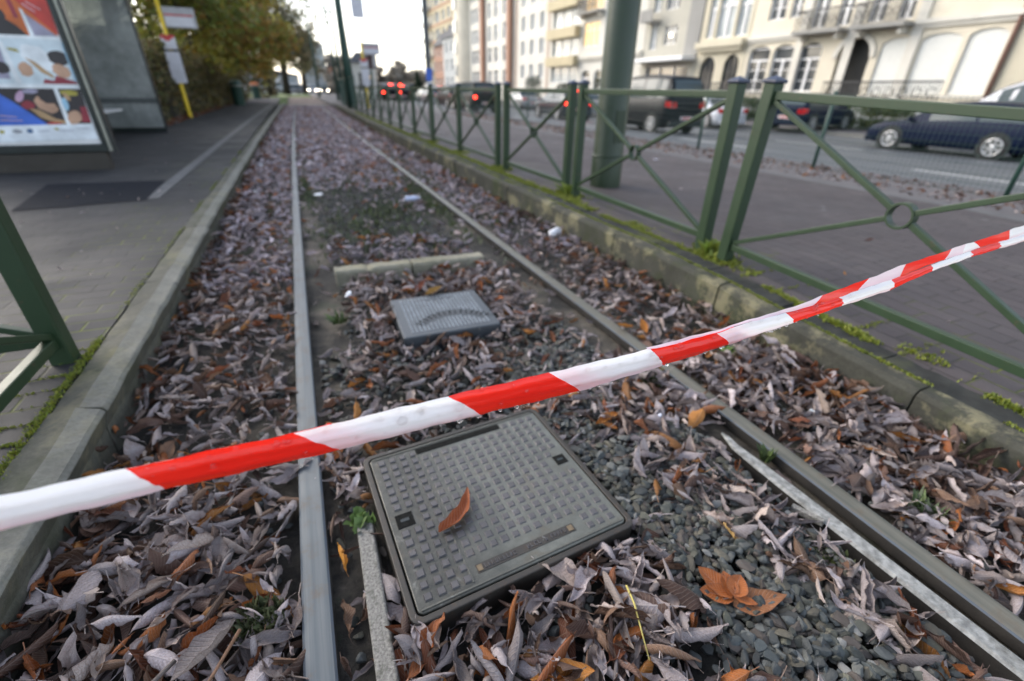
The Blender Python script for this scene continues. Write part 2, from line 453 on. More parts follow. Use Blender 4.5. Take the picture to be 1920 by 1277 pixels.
MT['black'] = simple('black_frame', (.014, .02, .02), .35, var=.3)
MT['rubber'] = simple('tyre_rubber', (.012, .012, .013), .8)
MT['alloy'] = simple('alloy_rim', (.55, .56, .57), .3, .7)
MT['champagne'] = simple('pale_aluminium', (.3, .3, .26), .4, .5)
MT['wood'] = simple('wood', (.2, .12, .06), .6)
def wall_mat(name, c, var=.12, sc=.5):
    m = NT(name)
    col = m.ramp(m.noise(sc, 7, .65), [(.3, tuple(x * (1 - var) for x in c)), (.7, tuple(min(1, x * (1 + var * .6)) for x in c))])
    col = m.mix(m.ramp(m.noise(1, 5, .6, m.coord('Object', (1, .9, .16))), [(.55, 0), (.75, .35)]), col, tuple(x * .6 for x in c))
    m.base(col, .85); m.bump(m.noise(18, 5), .25, .01); return m.mat
MT['cream'] = wall_mat('cream_stone', (.66, .6, .48))
MT['cream2'] = wall_mat('yellowish_stone', (.56, .51, .39))
MT['greige'] = wall_mat('greige_render', (.42, .4, .34))
MT['whitewall'] = wall_mat('white_render', (.62, .6, .54))
MT['greywall'] = wall_mat('grey_stone', (.27, .265, .25))
MT['ochre'] = wall_mat('ochre_bands_and_sunlit_wall', (.5, .43, .28))
MT['brick_red'] = wall_mat('red_brick', (.33, .18, .12))
MT['rose_brick'] = wall_mat('rose_brick', (.46, .36, .29))
MT['trim'] = wall_mat('pale_trim', (.64, .61, .54))
MT['pale_stone'] = wall_mat('blue_grey_stone', (.4, .42, .42))
MT['slate'] = wall_mat('slate_roof', (.06, .065, .075))
MT['shutter'] = simple('white_roller_shutter', (.66, .66, .62), .6, var=.04)
MT['iron_rail'] = simple('wrought_iron', (.03, .032, .035), .5)
MT['dark_in'] = simple('dark_interior', (.03, .03, .028), .8)
MT['amber'] = emit('sunset_pane_and_signal_glow', (1, .66, .28), .55)  # emission stands in for sunset reflected in panes; also lights the signal lamp
MT['lamp'] = emit('lamp_light', (1, .85, .6), 7)
MT['red_lamp'] = emit('brake_light', (1, .045, .02), 5)
MT['red_lens'] = simple('red_lens', (.5, .01, .01), .2)
MT['head_lamp'] = emit('head_light', (1, .9, .7), 16)
MT['head_lens'] = simple('headlight_lens', (.6, .62, .65), .15)
MT['plate_w'] = simple('white_plate_face', (.7, .68, .66), .4)
def car_paint(name, c, rough=.42, metal=.08):
    m = NT(name); m.base(c, rough, metal, .1); m.b.inputs['Coat Weight'].default_value = .04; m.b.inputs['Coat Roughness'].default_value = .08; return m.mat
# ------------------------------------------------------------------ the setting
def bend(y): return .00035 * max(y - 2.5, 0) ** 2          # the line drifts a little to the right far away
YS = [-3, 0, 1, 2, 3, 4, 5, 6, 7, 8, 10, 12, 14, 16, 18, 20, 22, 24, 26, 28, 30, 32, 34]
def strip_sheet(name, x0, x1, z, mat, ys=YS, kind='structure', thick=0, label=None):
    b = MB()
    n = len(ys)
    vs = []
    for y in ys:
        o = bend(y); vs += [(x0 + o, y, z), (x1 + o, y, z)]
    b.add(vs, [(2 * i, 2 * i + 1, 2 * i + 3, 2 * i + 2) for i in range(n - 1)], False)
    o = b.build(name, mat); o['kind'] = kind
    return o
def slab(name, x0, x1, y0, y1, z, mat, t=.3):
    o = MB().box(x0, x1, y0, y1, z - t, z).build(name, mat); o['kind'] = 'structure'; return o

b = MB(); b.box(-900, 900, -60, 1800, -1.2, -.46); o = b.build('ground', MT['ground']); o['kind'] = 'structure'
# track bed: a lumpy soil sheet
def bedf(u, v):
    y = -2.5 + 38 * v ** 1.6; x = -1.42 + 2.86 * u
    n = math.sin(x * 9 + y * 3) * math.sin(y * 7.1 - x * 4) * .006 + math.sin(x * 31 + 2 * y) * math.sin(y * 27) * .003
    return (x + bend(y), y, -.055 + n)
o = MB().grid(bedf, 40, 220).build('track_bed', MT['soil'], fix=False); o['kind'] = 'structure'
# left platform, right walkway
slab('platform', -14, -1.492, -4, 34, .15, MT['platform'])
slab('platform', -14, -1.492, 34.004, 48, .145, MT['paving_far'])
def ramp_sheet(name, x0, x1, z, mat):
    ys_ = [-4, 0, .35, 1.15, 1.7, 2.4, 30]; rs = [-.10, -.095, -.085, -.055, -.018, 0, 0]
    b = MB(); vs = [(x, y, z + r_) for y, r_ in zip(ys_, rs) for x in (x0, x1)]
    b.add(vs, [(2 * i, 2 * i + 1, 2 * i + 3, 2 * i + 2) for i in range(len(ys_) - 1)], False); o = b.build(name, mat); o['kind'] = 'structure'
ramp_sheet('walkway', 1.612, 5.02, .17, MT['walkway'])
ramp_sheet('walkway', 5.022, 5.17, .166, MT['strip_light'])
ramp_sheet('walkway', 5.172, 6.62, .155, MT['paving_far'])
slab('walkway', 1.615, 6.62, 30.004, 75, .16, MT['paving_far'], .5)
strip_sheet('platform_edge_strip', -2.0, -1.885, .154, MT['strip_light'], [5.25, 6, 7, 8, 10, 12, 15, 18, 22, 26, 30, 33])
b = MB(); b.add([(-2.85, 5.03, .155), (-1.97, 5.2, .155), (-2.02, 6.28, .155), (-3.06, 6.36, .155)], [(0, 1, 2, 3)]); o = b.build('asphalt_patch', MT['asphalt_patch']); o['kind'] = 'structure'
# road: falls away from the median, rises again to the far side
def rz(x): return float(np.interp(x, [6.6, 7, 16, 18, 22, 23], [-.02, -.05, -.37, -.37, -.2, -.2]))
b = MB(); xs = [6.63, 7, 10, 13, 16, 18, 19.2]
vs = [(x, y, rz(x)) for y in (-30, 90) for x in xs]; n = len(xs)
b.add(vs, [(i, i + 1, n + i + 1, n + i) for i in range(n - 1)], False); o = b.build('road', MT['asphalt']); o['kind'] = 'structure'
b = MB()
for xm, y0, y1, dash in ((10.4, -4, 90, 3), (14.6, -4, 90, 3)):
    y = y0
    while y < y1:
        b.add([(xm - .06, y, rz(xm) + .006), (xm + .06, y, rz(xm) + .006), (xm + .06, y + dash, rz(xm) + .006), (xm - .06, y + dash, rz(xm) + .006)], [(0, 1, 2, 3)])
        y += dash * 2.2
o = b.build('road_markings', MT['road_paint']); o['kind'] = 'structure'
o = MB().box(19.21, 19.4, -20, 90, -.5, -.22).build('kerb', MT['kerb_road'], bevel=.02); o['kind'] = 'structure'
slab('pavement', 19.41, 27, -20, 120, -.235, MT['paving_far'])
# far end: crossing, paved track and grass each side, cross street
slab('crossing', -1.8, 2.6, 34.2, 37.5, .0, MT['paving_far'])
slab('track_paving', -.9, 2.2, 37.52, 62, -.02, MT['track_paving'])
slab('lawn', -14, -.92, 48.1, 84, .1, MT['lawn'])
slab('lawn', -1.8, -.92, 37.52, 48, .06, MT['lawn'])
slab('lawn', 2.22, 3.2, 37.52, 80, .08, MT['lawn'])
slab('lawn', -.9, 2.2, 62.02, 82, .04, MT['lawn'])
slab('road', -60, 30, 90.1, 112, -.12, MT['asphalt'])

# ------------------------------------------------------------------ kerbs
MT['kerb_edge'] = concrete('pale_kerb_edge', (.23, .225, .195), .3, .25)  # chamfer faces, paler than the rest of the kerb
def ramp(y): return float(np.interp(y, [-3, 0, .35, 1.15, 1.7, 2.4], [-.10, -.095, -.085, -.055, -.018, 0]))
def kerb_blocks(name, prof, y0, y1, L, mat, jitter, seed, gap=.006, slope=False, edge=()):
    rr = random.Random(seed); b = MB(); y = y0
    while y < y1:
        l = L * (1 if jitter == 0 else rr.uniform(1 - jitter, 1 + jitter)); ye = y + l - gap
        dx, dz = rr.uniform(-.006, .006), rr.uniform(-.006, .004)
        nseg = 10 if y < 7 else 3
        rows = []
        for i in range(nseg + 1):
            yy = y + (ye - y) * i / nseg; o = bend(yy) + dx
            rough = .0035 if y < 7 else 0
            rows.append([(px + o + rr.uniform(-rough, rough), yy, pz + dz + rr.uniform(-rough, rough)) for px, pz in [(a, c + (ramp(yy) if slope else 0)) for a, c in prof]])
        k = len(prof); vs = [p for r_ in rows for p in r_]
        fs = [(i * k + j, i * k + (j + 1) % k, (i + 1) * k + (j + 1) % k, (i + 1) * k + j) for i in range(nseg) for j in range(k)]
        fs += [tuple(range(k)), tuple(range(nseg * k + k - 1, nseg * k - 1, -1))]
        b.add(vs, fs, False); y += l
        b.m[-len(fs):] = [1 if (i < nseg * k and i % k in edge) else 0 for i in range(len(fs))]
    o = b.build(name, [mat, MT['kerb_edge']], bevel=.004, seg=2); o['kind'] = 'structure'; return o
kerb_blocks('kerb', [(-1.487, -.2), (-1.487, .156), (-1.41, .158), (-1.355, .142), (-1.345, .128), (-1.368, .06), (-1.372, -.2)], 1.645 - 4.8, 34, 1.2, MT['kerb'], 0, 3, edge=(2, 3))
kerb_blocks('kerb', [(1.378, -.35), (1.372, .03), (1.374, .168), (1.392, .186), (1.458, .191), (1.461, -.35)], -2.31, 34, 1.0, MT['kerb_r'], .0, 5, slope=True)
kerb_blocks('kerb', [(1.466, -.35), (1.466, .184), (1.606, .182), (1.606, -.35)], -2.61, 34, .5, simple('dark_slab', (.036, .037, .034), .85, spec=.2, var=.4, scale=9, bump=.5, bscale=120, dirt=((.1, .11, .02), .7)), .0, 6, slope=True)

# ------------------------------------------------------------------ rails
MT['rail_edge'] = steel('rail_edge_steel', (.06, .075, .095), (.11, .125, .14), .45, .3)
MT['rail_rust'] = simple('rail_web_rust', (.018, .015, .012), .85, var=.4, scale=20, bump=.5, bscale=120)
def rail(name, xc, label, mat):
    prof = [(-.035, -.014), (-.0335, -.004), (-.028, -.0004), (-.010, .0006), (.010, .0006), (.028, -.0004), (.0335, -.004), (.035, -.014), (.034, -.038), (.012, -.05), (.009, -.11), (-.009, -.11), (-.012, -.05), (-.034, -.038)]
    b = MB(); ys = [-2.5, -1, 0, .5, 1, 1.5, 2, 3, 4, 5, 6, 8, 10, 12, 14, 16, 18, 20, 22, 24, 26, 28, 30, 32, 34]
    k = len(prof); vs = [(xc + bend(y) + px, y, pz) for y in ys for px, pz in prof]
    fs = [(i * k + j, i * k + (j + 1) % k, (i + 1) * k + (j + 1) % k, (i + 1) * k + j) for i in range(len(ys) - 1) for j in range(k)]
    b.add(vs, fs, True); b.m = [0 if f % k in (2, 3, 4) else (1 if f % k in (1, 5) else 2) for f in range(len(fs))]
    o = b.build(name, [mat, MT['rail_edge'], MT['rail_rust']])
    m = o.modifiers.new('edge', 'EDGE_SPLIT'); m.split_angle = R(22)
    return tag(o, label, 'rail', 'tram rails')
rail('tram_rail', -.7525, 'smooth blue-grey tram rail beside the leaf-filled gutter of the platform kerb', MT['rail'])
rail('tram_rail', .7525, 'dull brownish tram rail on the fence side with a bright metal strip along it', MT['rail_right'])
b = MB(); b.prism([(-.024, -.07), (-.022, .002), (-.018, .006), (.018, .006), (.022, .002), (.024, -.07)], -.6, .968)
o = b.build('check_rail', MT['strip_l'], bevel=.002); o.location = (-.634, 0, -.004); o.rotation_euler = (0, R(-4), R(-1.0))
tag(o, 'rough speckled grey bar lying parallel to the blue-grey rail, by the large cover', 'check rail')
b = MB(); ys = [-.6, -.2, .0, .2, .4, .6, .72, .80, .85, .875]
ws = [.026, .026, .026, .026, .026, .025, .022, .017, .011, .003]
vs = []
for y, w in zip(ys, ws):
    xo = .645 - .03 * (y / .9) + (.012 if y > .8 else 0)
    vs += [(xo - w, y, -.07), (xo - w, y, -.002), (xo - w * .7, y, .004), (xo + w * .7, y, .004), (xo + w, y, -.002), (xo + w, y, -.07)]
fs = [(i * 6 + j, i * 6 + (j + 1) % 6, (i + 1) * 6 + (j + 1) % 6, (i + 1) * 6 + j) for i in range(len(ys) - 1) for j in range(6)]
b.add(vs, fs + [tuple(range(6))], False)
b.m = [0 if (f < (len(ys) - 1) * 6 and f % 6 in (1, 2, 3)) else 1 for f in range(len(b.f))]
tag(b.build('check_rail', [MT['strip'], MT['rail_rust']]), 'bright silvery metal strip tapering to a point alongside the dull right-hand tram rail', 'check rail')
b = MB(); b.bar((.572, .543, -.004), (.60, .462, .002), .018, .02)
tag(b.build('metal_clip', MT['strip_l'], bevel=.003), 'short pale metal stub lying among leaves beside the bright strip', 'metal clip')

# ------------------------------------------------------------------ the two covers
def quad_pt(c, u, v):          # c: far-left, far-right, near-right, near-left
    p = [Vector(q) for q in c]
    return p[3].lerp(p[2], u).lerp(p[0].lerp(p[1], u), v)
def cover_frame(c):
    fl, fr, nr, nl = [Vector((q[0], q[1], 0)) for q in c]
    ctr = (fl + fr + nr + nl) / 4; ax = ((fr - fl) + (nr - nl)).normalized()
    w = ((fr - fl).length + (nr - nl).length) / 2; d = ((fl - nl).length + (fr - nr).length) / 2
    return ctr, math.atan2(ax.y, ax.x), w, d
# large cast-iron cover
ctr, rzc, cw, cd = cover_frame([(-.586, 1.202), (.036, 1.235), (.086, .661), (-.553, .614)])
cw, cd = .628, .582
cov = thing('manhole_cover', 'large weathered cast-iron cover with raised square studs, under the tape', 'manhole cover', (ctr.x, ctr.y, 0), rzc)
def rrect(w, d, r, n=5):
    pts = []
    for sx, sy, a0 in ((1, 1, 0), (-1, 1, 90), (-1, -1, 180), (1, -1, 270)):
        for k in range(n + 1):
            a = R(a0 + 90 * k / n); pts.append((sx * (w / 2 - r) + r * math.cos(a), sy * (d / 2 - r) + r * math.sin(a)))
    return pts
b = MB()
o_ = rrect(cw + .012, cd + .012, .03); i_ = rrect(cw - .022, cd - .022, .018); n = len(o_)
vs = [(x, y, -.09) for x, y in o_] + [(x, y, .026) for x, y in o_] + [(x, y, .026) for x, y in i_] + [(x, y, -.02) for x, y in i_]
b.add(vs, [(r_ * n + k, r_ * n + (k + 1) % n, (r_ + 1) * n + (k + 1) % n, (r_ + 1) * n + k) for r_ in range(3) for k in range(n)], False)
b.build('frame', MT['iron_dark'], cov, bevel=.003)
b = MB(); lw, ld = cw - .03, cd - .03
l_ = rrect(lw, ld, .015)
b.prism([(x, y) for x, y in l_], -.02, .027, 'z')
MT['hole'] = simple('near_black_fill', (.012, .012, .011), .95, var=.4, scale=80, spec=.1)  # near-black colour for the slot, key holes and emblem lettering
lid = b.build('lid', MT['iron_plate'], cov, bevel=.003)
# studs (a raised pattern, one mesh), leaving room for the slot, the lettering bar and two key holes
def lidloc(wx, wy):
    v = Vector((wx - ctr.x, wy - ctr.y)); c_, s_ = math.cos(-rzc), math.sin(-rzc)
    return v.x * c_ - v.y * s_, v.x * s_ + v.y * c_
slotA, slotB = lidloc(-.424, 1.166), lidloc(-.122, 1.191)
barA, barB = lidloc(-.376, .692), lidloc(-.086, .713)
kl, kr = lidloc(-.511, .909), lidloc(.004, .956)
seam = lidloc(-.41, .92)[0]
b = MB(); NX, NY = 17, 16; rr = random.Random(4)
for i in range(NX):
    for j in range(NY):
        x = -lw / 2 + .032 + (lw - .064) * i / (NX - 1); y = -ld / 2 + .034 + (ld - .068) * j / (NY - 1)
        if math.hypot(x - kl[0], y - kl[1]) < .036 or math.hypot(x - kr[0], y - kr[1]) < .038: continue
        if slotA[0] - .012 < x < slotB[0] + .012 and abs(y - slotA[1]) < .02: continue
        if barA[0] - .014 < x < barB[0] + .014 and abs(y - barA[1]) < .0185: continue
        h = .0042 if x < seam else .0024
        q = .0105 + rr.uniform(-.0008, .0008); t = q - .0022
        x += rr.uniform(-.0006, .0006); y += rr.uniform(-.0006, .0006)
        z0, z1 = .0272, .027 + h
        b.add([(x - q, y - q, z0), (x + q, y - q, z0), (x + q, y + q, z0), (x - q, y + q, z0), (x - t, y - t, z1), (x + t, y - t, z1), (x + t, y + t, z1), (x - t, y + t, z1)],
              [(4, 5, 6, 7), (0, 1, 5, 4), (1, 2, 6, 5), (2, 3, 7, 6), (3, 0, 4, 7)], False)
b.build('stud_pattern', MT['iron_seat'], lid)
b = MB()      # raised border line and the seam of the left section
for x0, x1, y0, y1 in ((-lw / 2 + .008, lw / 2 - .008, -ld / 2 + .006, -ld / 2 + .011), (-lw / 2 + .008, lw / 2 - .008, ld / 2 - .011, ld / 2 - .006)):
    b.box(x0, x1, y0, y1, .027, .0295)
b.box(seam - .0025, seam + .0025, -ld / 2 + .02, ld / 2 - .02, .027, .0288)
b.build('ridge', MT['iron'], lid, bevel=.001)
b = MB(); ys_ = slotA[1]; b.box(slotA[0], slotB[0], ys_ - .011, ys_ + .011, .0265, .0292)
b.build('slot', MT['hole'], lid)
b = MB(); yb = barA[1]; b.box(barA[0], barB[0], yb - .0125, yb + .0125, .0265, .0282)
lb = b.build('lettering_bar', MT['iron_dark'], lid)
b = MB(); rr = random.Random(9); x = barA[0] + .022      # worn, unreadable raised characters
while x < barB[0] - .03:
    w = rr.uniform(.005, .008)
    if rr.random() < .85:
        b.box(x, x + .0018, yb - .006, yb + .006, .0282, .0302)
        for zz in rr.sample((-.0055, -.001, .0042), rr.choice((1, 2, 2))): b.box(x + .0018, x + w, yb + zz, yb + zz + .0018, .0282, .0302)
        if rr.random() < .5: b.box(x + w - .0018, x + w, yb - .005 * rr.random(), yb + .006, .0282, .03)
    x += w + .004
b.build('lettering', MT['iron_seat'], lb)
b = MB(); b.box(barA[0] + .002, barA[0] + .016, yb - .009, yb + .009, .0282, .0298); b.box(barB[0] - .02, barB[0] - .004, yb - .009, yb + .009, .0282, .0298)
b.build('badge', simple('rusty_badge', (.13, .095, .055), .7, var=.3, scale=80), lb, bevel=.001)
for (x, y), s in ((kl, .024), (kr, .02)):
    b = MB(); b.box(x - s, x + s, y - s, y + s, .0268, .0288)
    k = b.build('key_hole', MT['hole'], lid, bevel=.002)
    b = MB(); b.box(x - s * .5, x + s * .5, y - s * .22, y + s * .22, .0288, .0294); b.build('slit', MT['black'], k)
# small grey grid cover
ctr2, rz2, w2, d2 = cover_frame([(-.287, 2.436), (.198, 2.418), (.204, 1.941), (-.303, 1.956)])
c2_ = thing('manhole_cover', 'small smooth grey cover with fine pale dots, half sunk in leaves', 'manhole cover', (ctr2.x, ctr2.y, 0), rz2)
b = MB(); b.prism(rrect(w2, d2, .012), -.09, .03, 'z'); lid2 = b.build('lid', MT['grid_plastic'], c2_, bevel=.006)
b = MB(); nx, ny = 20, 20; rr = random.Random(2)
x0_, x1_, y0_, y1_ = -w2 / 2 + .055, w2 / 2 - .05, -d2 / 2 + .05, d2 / 2 - .045
for i in range(nx):
    for j in range(ny):
        x = x0_ + (x1_ - x0_) * i / (nx - 1); y = y0_ + (y1_ - y0_) * j / (ny - 1)
        if j == ny - 2 and 3 < i < 15 or (j == ny - 3 and 5 < i < 14 and i % 2): continue
        cx_, cy_ = (x - .03), (y + .115 - .9 * max(0, .02 - (x - .03) ** 2))
        if abs(cx_) < .15 and -.012 < (y + .26) - math.sqrt(max(0, .19 ** 2 - cx_ ** 2)) < .078: continue
        q = .0062; t = .0042
        b.add([(x - q, y - q, .0302), (x + q, y - q, .0302), (x + q, y + q, .0302), (x - q, y + q, .0302), (x - t, y - t, .0335), (x + t, y - t, .0335), (x + t, y + t, .0335), (x - t, y + t, .0335)],
              [(4, 5, 6, 7), (0, 1, 5, 4), (1, 2, 6, 5), (2, 3, 7, 6), (3, 0, 4, 7)], False)
b.build('dot_pattern', MT['grid_dot'], lid2)
b = MB()      # the dark curved emblem
def arc(u, v):
    a = R(148 - 116 * u); r = .20 + .05 * v
    return (.03 + r * math.cos(a), -.26 + r * math.sin(a), .0314)
b.grid(arc, 18, 2); em = b.build('emblem', simple('dark_emblem', (.045, .052, .06), .6, var=.5, scale=60), lid2)
b = MB()
for k in range(15):
    a = R(142 - 104 * k / 14); r = .227; c_ = Vector((.03 + r * math.cos(a), -.26 + r * math.sin(a), .033)); d_ = Vector((math.cos(a), math.sin(a), 0))
    b.bar(c_ - d_ * .018, c_ + d_ * .018, .0045, .003)
    if k % 2: b.bar(c_ + d_ * .016, c_ + d_ * .016 + Vector((d_.y, -d_.x, 0)) * .009, .0045, .003)
b.build('lettering', MT['hole'], em)

# edging stones lying across the track
def edging(name, x0, x1, y0, y1, crack, label, seed):
    rr = random.Random(seed); b = MB(); n = 14
    rows = []
    for i in range(n + 1):
        t = i / n; x = x0 + (x1 - x0) * t; y = y0 + (y1 - y0) * t; j = lambda: rr.uniform(-.003, .003)
        dip = -.012 if crack and i == crack else 0
        rows.append([(x + j() * .3, y - .045 + j(), -.08), (x + j(), y - .047 + j(), .035 + j()), (x + j(), y - .038 + j(), .052 + j() + dip), (x + j(), y + .045 + j(), .056 + j() + dip), (x + j(), y + .052 + j(), .04 + j()), (x, y + .05, -.08)])
    k = 6; vs = [p for r_ in rows for p in r_]
    fs = [(i * k + j, i * k + (j + 1) % k, (i + 1) * k + (j + 1) % k, (i + 1) * k + j) for i in range(n) for j in range(k)] + [tuple(range(k)), tuple(range(n * k + k - 1, n * k - 1, -1))]
    b.add(vs, fs, False)
    return tag(b.build(name, MT['edging'], bevel=.004), label, 'edging stone', 'edging stones across the track')
edging('edging_stone', -.535, -.052, 2.995, 2.985, 6, 'pale concrete edging stone lying nearer the smooth blue-grey rail, across the track', 1)
edging('edging_stone', -.042, .46, 2.983, 2.965, 0, 'pale concrete edging stone lying nearer the dull brownish rail, across the track', 2)
# ------------------------------------------------------------------ green fences
FZ = .175
def fence_panel(p, q, label, first_post=True, last_post=True, group=None, near=True):
    """X-braced panel from post centre p to post centre q (ground points)"""
    p = Vector((p[0], p[1], FZ)); q = Vector((q[0], q[1], FZ)); d = q - p; L = d.length
    t = thing('fence_panel', label, 'fence', p, math.atan2(d.y, d.x), group)
    ph, w = .96, .07
    def post(x):
        b = MB(); b.box(x - w / 2, x + w / 2, -w / 2, w / 2, -.03, ph); o = b.build('post', MT['green'], t, bevel=.006 if near else 0)
        b = MB(); h = w / 2 + .008
        b.add([(x - h, -h, ph), (x + h, -h, ph), (x + h, h, ph), (x - h, h, ph), (x - h, -h, ph + .014), (x + h, -h, ph + .014), (x + h, h, ph + .014), (x - h, h, ph + .014), (x, 0, ph + .036)],
              [(0, 3, 2, 1), (0, 1, 5, 4), (1, 2, 6, 5), (2, 3, 7, 6), (3, 0, 4, 7), (4, 5, 8), (5, 6, 8), (6, 7, 8), (7, 4, 8)], False)
        b.build('post_cap', MT['cap'], o, bevel=.003 if near else 0)
    if first_post: post(0)
    if last_post: post(L)
    zt, zb = .905, .09
    a, e = w / 2, L - w / 2
    b = MB(); b.box(a, e, -.0175, .0175, zt - .02, zt + .02); b.build('top_rail', MT['green'], t, bevel=.004 if near else 0)
    b = MB(); b.box(a, e, -.0175, .0175, zb - .02, zb + .02); b.build('bottom_rail', MT['green'], t, bevel=.004 if near else 0)
    c = Vector((L / 2, 0, (zt + zb) / 2)); r = .05
    for x, z in ((a, zt - .025), (a, zb + .025), (e, zt - .025), (e, zb + .025)):
        k = Vector((x, 0, z)); u = (c - k).normalized()
        b = MB(); b.bar(k, c - u * r, .024, .03, (0, 1, 0)); b.build('brace', MT['green'], t, bevel=.003 if near else 0)
    b = MB(); b.lathe([(r - .004, -.02), (r + .006, -.02), (r + .006, .02), (r - .004, .02), (r - .004, -.02)], (c.x, 0, c.z), 'y', 32, False)
    b.build('ring', MT['green'], t, bevel=.0015 if near else 0)
    return t
G = 'green fence panels along the walkway'
t = fence_panel((1.722, 1.995), (1.70, .33), 'nearest green fence panel on the walkway, its ring and braces crossed by the tape', group=G)
t.rotation_euler = (0, R(2.4), t.rotation_euler.z)      # it runs down the ramp
fence_panel((1.735, 2.205), (1.80, 3.985), 'green fence panel framing the thick green mast, next to the nearest panel', group=G)
fence_panel((1.805, 4.185), (1.80, 5.76), 'green fence panel just beyond the thick green mast, in front of the grey hatchback', group=G)
ylab = ['green fence panel in front of the dark car with three lit brake lights',
        'short green fence panel ending at the slim grey lamp pole',
        'small green fence panel first beyond the slim grey lamp pole',
        'small green fence panel second beyond the slim grey lamp pole',
        'distant green fence panel third beyond the slim grey lamp pole',
        'distant green fence panel fourth beyond the slim grey lamp pole',
        'faint far green fence panel fifth beyond the slim grey lamp pole',
        'faint far green fence panel near the leaning tram mast',
        'faintest far green fence panel before the dark railings',
        'last green fence panel at the dark railings']
ys = [6.05, 7.75, 9.5, 11.15, 12.8, 14.4, 16.0, 17.7, 19.4, 21.1, 22.8]
for i in range(10):
    fence_panel((1.80 + bend(ys[i]), ys[i]), (1.80 + bend(ys[i + 1]), ys[i + 1]), ylab[i], first_post=True, last_post=(i == 9), group=G, near=i < 2)
# corner fence on the left platform
FZ = .152
fence_panel((-1.56, 2.03), (-1.575, .25), 'green fence panel on the platform running toward the viewer beside the left kerb', group='green platform fence')
fence_panel((-1.56, 2.03), (-3.3, 2.03), 'green fence panel on the platform running away from the kerb at a right angle', first_post=False, group='green platform fence')
# tall dark railings farther on
t = thing('railing', 'tall dark green railings far along the walkway beyond the last panels', 'railing', (2.0, 23.2, .16))
b = MB()
for k in range(30): b.box(-.012 + .008 * k, .012 + .008 * k, k * .36 - .012, k * .36 + .012, 0, 1.35)
b.build('bars', MT['dark_green'], t)
b = MB(); b.bar((0, 0, 1.3), (.24, 10.7, 1.3), .04, .04); b.bar((0, 0, .15), (.24, 10.7, .15), .04, .04); b.build('rails', MT['dark_green'], t)

# mesh fence by the road
mf = [(6.2, -1.2), (6.19, 2.5), (6.2, 4.72), (6.3, 7.15), (6.25, 9.5), (6.2, 12.0), (6.2, 14.6), (6.2, 17.3), (6.2, 20.0)]
mname = ['closest bay of green wire mesh fence, before the navy hatchback', 'green wire mesh bay in front of the navy hatchback and road', 'green wire mesh bay seen through the gap between the two close fence posts',
         'green wire mesh bay seen behind the thick green mast', 'green wire mesh bay before the dark people carrier', 'green wire mesh bay before the grey hatchback', 'green wire mesh bay before the silver saloon car',
         'farthest green wire mesh bay along the road']
for i in range(len(mf) - 1):
    (xa, ya), (xb, yb) = mf[i], mf[i + 1]
    t = thing('mesh_fence', mname[i], 'mesh fence', (xa, ya, .12), 0, 'wire mesh fence bays along the road')
    b = MB(); b.tube([(0, 0, -.1), (0, 0, 1.02)], .024, 10); b.build('post', MT['dark_green'], t)
    if i == len(mf) - 2:
        b = MB(); b.tube([(xb - xa, yb - ya, -.1), (xb - xa, yb - ya, 1.02)], .024, 10); b.build('post', MT['dark_green'], t)
    b = MB(); d = Vector((xb - xa, yb - ya, 0)); nW = int(d.length / .055)
    for k in range(1, nW):
        p = d * (k / nW); b.tube([p + Vector((0, 0, .04)), p + Vector((0, 0, .98))], .0019, 3, False)
    for z in [.04 + .094 * k for k in range(11)]: b.tube([Vector((0, 0, z)), d + Vector((0, 0, z))], .0024, 3, False)
    b.build('wire_mesh', MT['dark_green'], t)

# ------------------------------------------------------------------ masts
t = thing('tram_mast', 'thick round green steel mast standing right behind the fence', 'mast', (2.43, 4.42, .17))
b = MB(); b.lathe([(.165, -.02), (.165, .3), (.158, .32), (.15, 3.5), (.14, 9)], n=40); b.build('pole', MT['green_mast'], t)
b = MB(); b.lathe([(.162, .30), (.169, .303), (.169, .318), (.16, .322)], n=40); b.build('collar', MT['green_mast'], t)
b = MB()
b.box(-.05, .05, -.165, -.15, .45, .75); b.build('hatch', MT['green_mast'], t, bevel=.004)
t = thing('lamp_pole', 'slim dark grey pole with small blue plate, rising just behind the fence', 'lamp pole', (2.12, 10.75, .17))
b = MB(); b.lathe([(.055, 0), (.052, 1.2), (.045, 4), (.04, 8)], n=16); b.build('pole', simple('grey_pole_paint', (.07, .075, .08), .5), t)
b = MB(); b.box(-.075, .06, -.07, -.058, 1.05, 1.27); b.build('blue_sign', simple('blue_sign', (.04, .12, .5), .4), t)
b = MB(); b.box(-.07, .055, -.07, -.058, .87, 1.03); b.build('white_sign', MT['white'], t)
t = thing('tram_mast', 'dark tapering tram mast with a bracket arm holding a hanging white sign', 'mast', (2.05, 26, .16))
b = MB(); b.tube([(.05, 0, 0), (.02, 0, 2.2), (0, 0, 3.4), (-.02, 0, 8.5)], [.26, .19, .16, .13], 14); b.build('pole', MT['dark_green'], t)
b = MB(); b.tube([(-.02, 0, 4.75), (-.32, 0, 5.0)], .05, 8); b.tube([(0, 0, 4.55), (1.2, 0, 4.62)], .025, 8); b.build('bracket', MT['dark_green'], t)
b = MB(); b.box(.55, 1.08, -.03, .03, 3.68, 4.55); b.build('hanging_sign', MT['offwhite'], t, bevel=.02)
